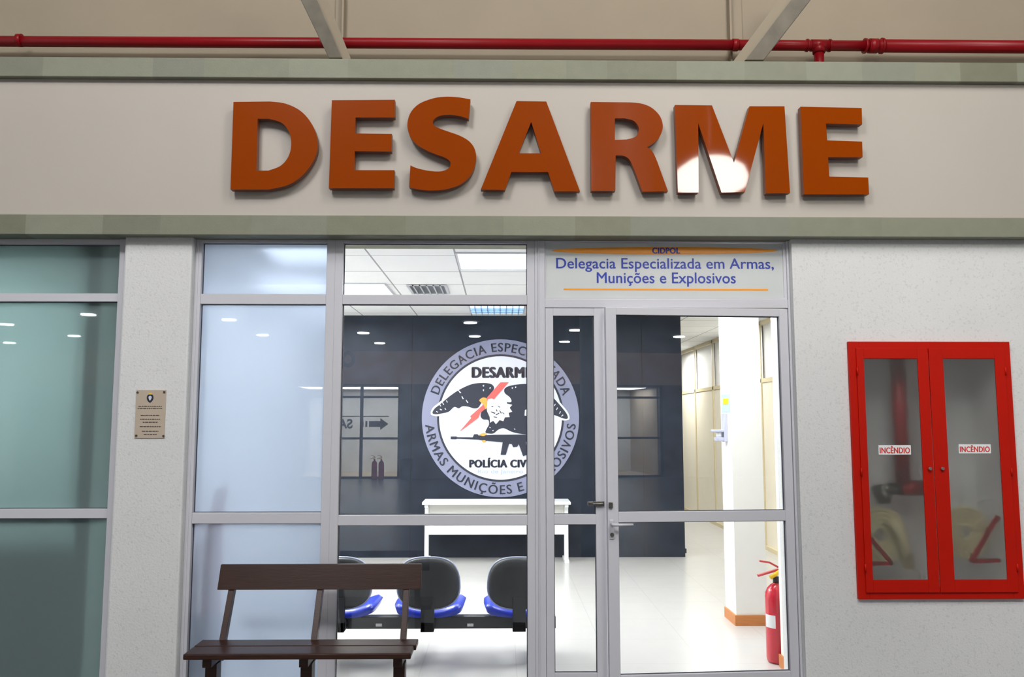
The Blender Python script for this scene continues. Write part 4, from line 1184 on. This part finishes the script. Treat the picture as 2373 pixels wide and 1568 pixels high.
# opposite shopfront
b = MB().use(M['halltan']); b.box(-13, 13, -DO - .3, -DO, 2.55, HC)
b.use(M['hallwall'])
oa, ob = RP(925, 1000, DO).x, RP(660, 1000, DO).x
rx = [RD(P(px, 1000, DO + .1)) for px in (1420, 1500)]
rx = [q_.x for q_ in rx]
openings = [(ob, oa), (min(rx), max(rx) + .6)]
b.box(-13, ob, -DO - .3, -DO, 0, 2.55); b.box(oa, openings[1][0], -DO - .3, -DO, 0, 2.55); b.box(openings[1][1], 13, -DO - .3, -DO, 0, 2.55)
structure(b.build('wall_back'), 'opposite shopfront wall across the hall', 'wall')
for i, (a, e) in enumerate(openings):
    w = empty('window_%d' % (5 + i), ((a + e) / 2, -DO, 0)); structure(w, 'lit glazed shopfront across the hall', 'window')
    b = MB().use(M['hallframe']); q = a
    n_ = max(1, round((e - a) / 1.15))
    for k in range(n_ + 1): q = e - k * (e - a) / n_; b.box(q - .04, q + .04, -DO - .08, -DO, 0, 2.55)
    for zz_ in (.03, 1.08, 2.2, 2.52): b.box(a, e, -DO - .07, -DO - .005, zz_ - .03, zz_ + .03)
    b.build('window_frame', parent=w)
    b = MB().use(M['white']).box(a, e, -DO - 3.0, -DO - 2.9, 0, 2.55).use(M['tan2']).box(a, e, -DO - 2.9, -DO - .3, -.01, .01)
    b.box(e - .02, e + .0, -DO - 2.9, -DO - .3, 0, 2.55); b.use(M['hallwall']).box(a, e, -DO - 3.0, -DO - .3, 2.55, 2.65)
    structure(b.build('wall_shop'), 'lit interior wall of the shop across the hall', 'wall')
    light('shop_luminaire', ((a + e) / 2, -DO - 1.5, 2.5), ((a + e) / 2, -DO - 1.5, 0), min(4, e - a - .3), 380 if i == 0 else 150, (.85, .93, 1), 1.5)
# dark letter O on the opposite fascia and the arrow sign
v = RP(806, 832, DO - .05)
th = [2 * math.pi * k / 40 for k in range(40)]
me = shape_mesh([[(v.x + .20 * math.cos(t), v.z + .22 * math.sin(t)) for t in th], [(v.x + .10 * math.cos(t), v.z + .12 * math.sin(t)) for t in th]], .03)
tag(MB().use(M['lettersdark']).mesh(me, up_mat(-DO + .035)).build('sign_letter'), 'dark round letter mirrored at the left window edge', 'letter')
yA = DO - .12
v0, v1 = RP(838, 982, yA), RP(900, 982, yA)
s = empty('arrow_sign', ((v0.x + v1.x) / 2, -yA, v0.z), 'dark arrow sign mirrored left of the emblem', 'sign')
def back_shape(loops, Y, d=.01):
    me = shape_mesh(loops, d / 2); b = MB().use(M['arrow']).mesh(me, up_mat(Y)); return b
zc_ = v0.z; L_ = v1.x - v0.x
back_shape([[(v1.x, zc_), (v1.x - .22, zc_ + .16), (v1.x - .22, zc_ + .08), (v0.x + .20, zc_ + .08), (v0.x + .20, zc_ - .08), (v1.x - .22, zc_ - .08), (v1.x - .22, zc_ - .16)]], -yA).build('arrow', parent=s)
for k in (0.0, .1): back_shape([[(v0.x + k, zc_ - .08), (v0.x + k + .05, zc_ - .08), (v0.x + k + .05, zc_ + .08), (v0.x + k, zc_ + .08)]], -yA).build('bar', parent=s)
me = text_mesh('SA', .005, .03); xs = [p.co.x for p in me.vertices]
sxx = .24 / .7
lx = RP(817, 985, yA).x
bb = MB().use(M['arrow']); bb.add([(lx - p.co.x * sxx, -yA + p.co.z, zc_ - .11 + p.co.y * sxx) for p in me.vertices], [tuple(p.vertices) for p in me.polygons]); bb.build('lettering', parent=s)
# sign carrier rail
MB().use(M['hallframe']).box(lx - .5, v1.x, -yA - .03, -yA - .012, zc_ + .19, zc_ + .215).build('rail', parent=s)
for px in (792, ): pass
def copy_tree(o, parent=None):
    q = o.copy(); COL.objects.link(q); q.parent = parent
    for chd in list(o.children): copy_tree(chd, q)
    return q
for px, lb in ((868, 'distant red extinguisher mirrored beside the white wall'), (884, 'distant red extinguisher mirrored beside the doorway')):
    v = RP(px, 1050, DO - .3); q = copy_tree(ext); q.location = (v.x, v.y, 0); q['label'] = lb
# waste bin across the hall
v = RP(941, 1090, DO - .4)
o = empty('waste_bin', (v.x, v.y, 0), 'dark waste bin mirrored left of the emblem', 'bin')
MB().use(M['bplastic']).lathe([(.15, 0), (.20, .5)], v.x, v.y, 20).build('bucket', parent=o); MB().use(M['black']).lathe([(.21, .5), (.21, .53), (.12, .58)], v.x, v.y, 20).build('lid', parent=o)
# round column beside the viewer, seen mirrored in the door
cr_ = .42
xl_ = RP(1345, 1000, 4.8).x
structure(MB().use(M['colm']).lathe([(cr_, 0), (cr_, 6.99)], xl_ + cr_, -4.8, 48).build('wall_round_column'), 'round grey column mirrored in the glass door', 'column')
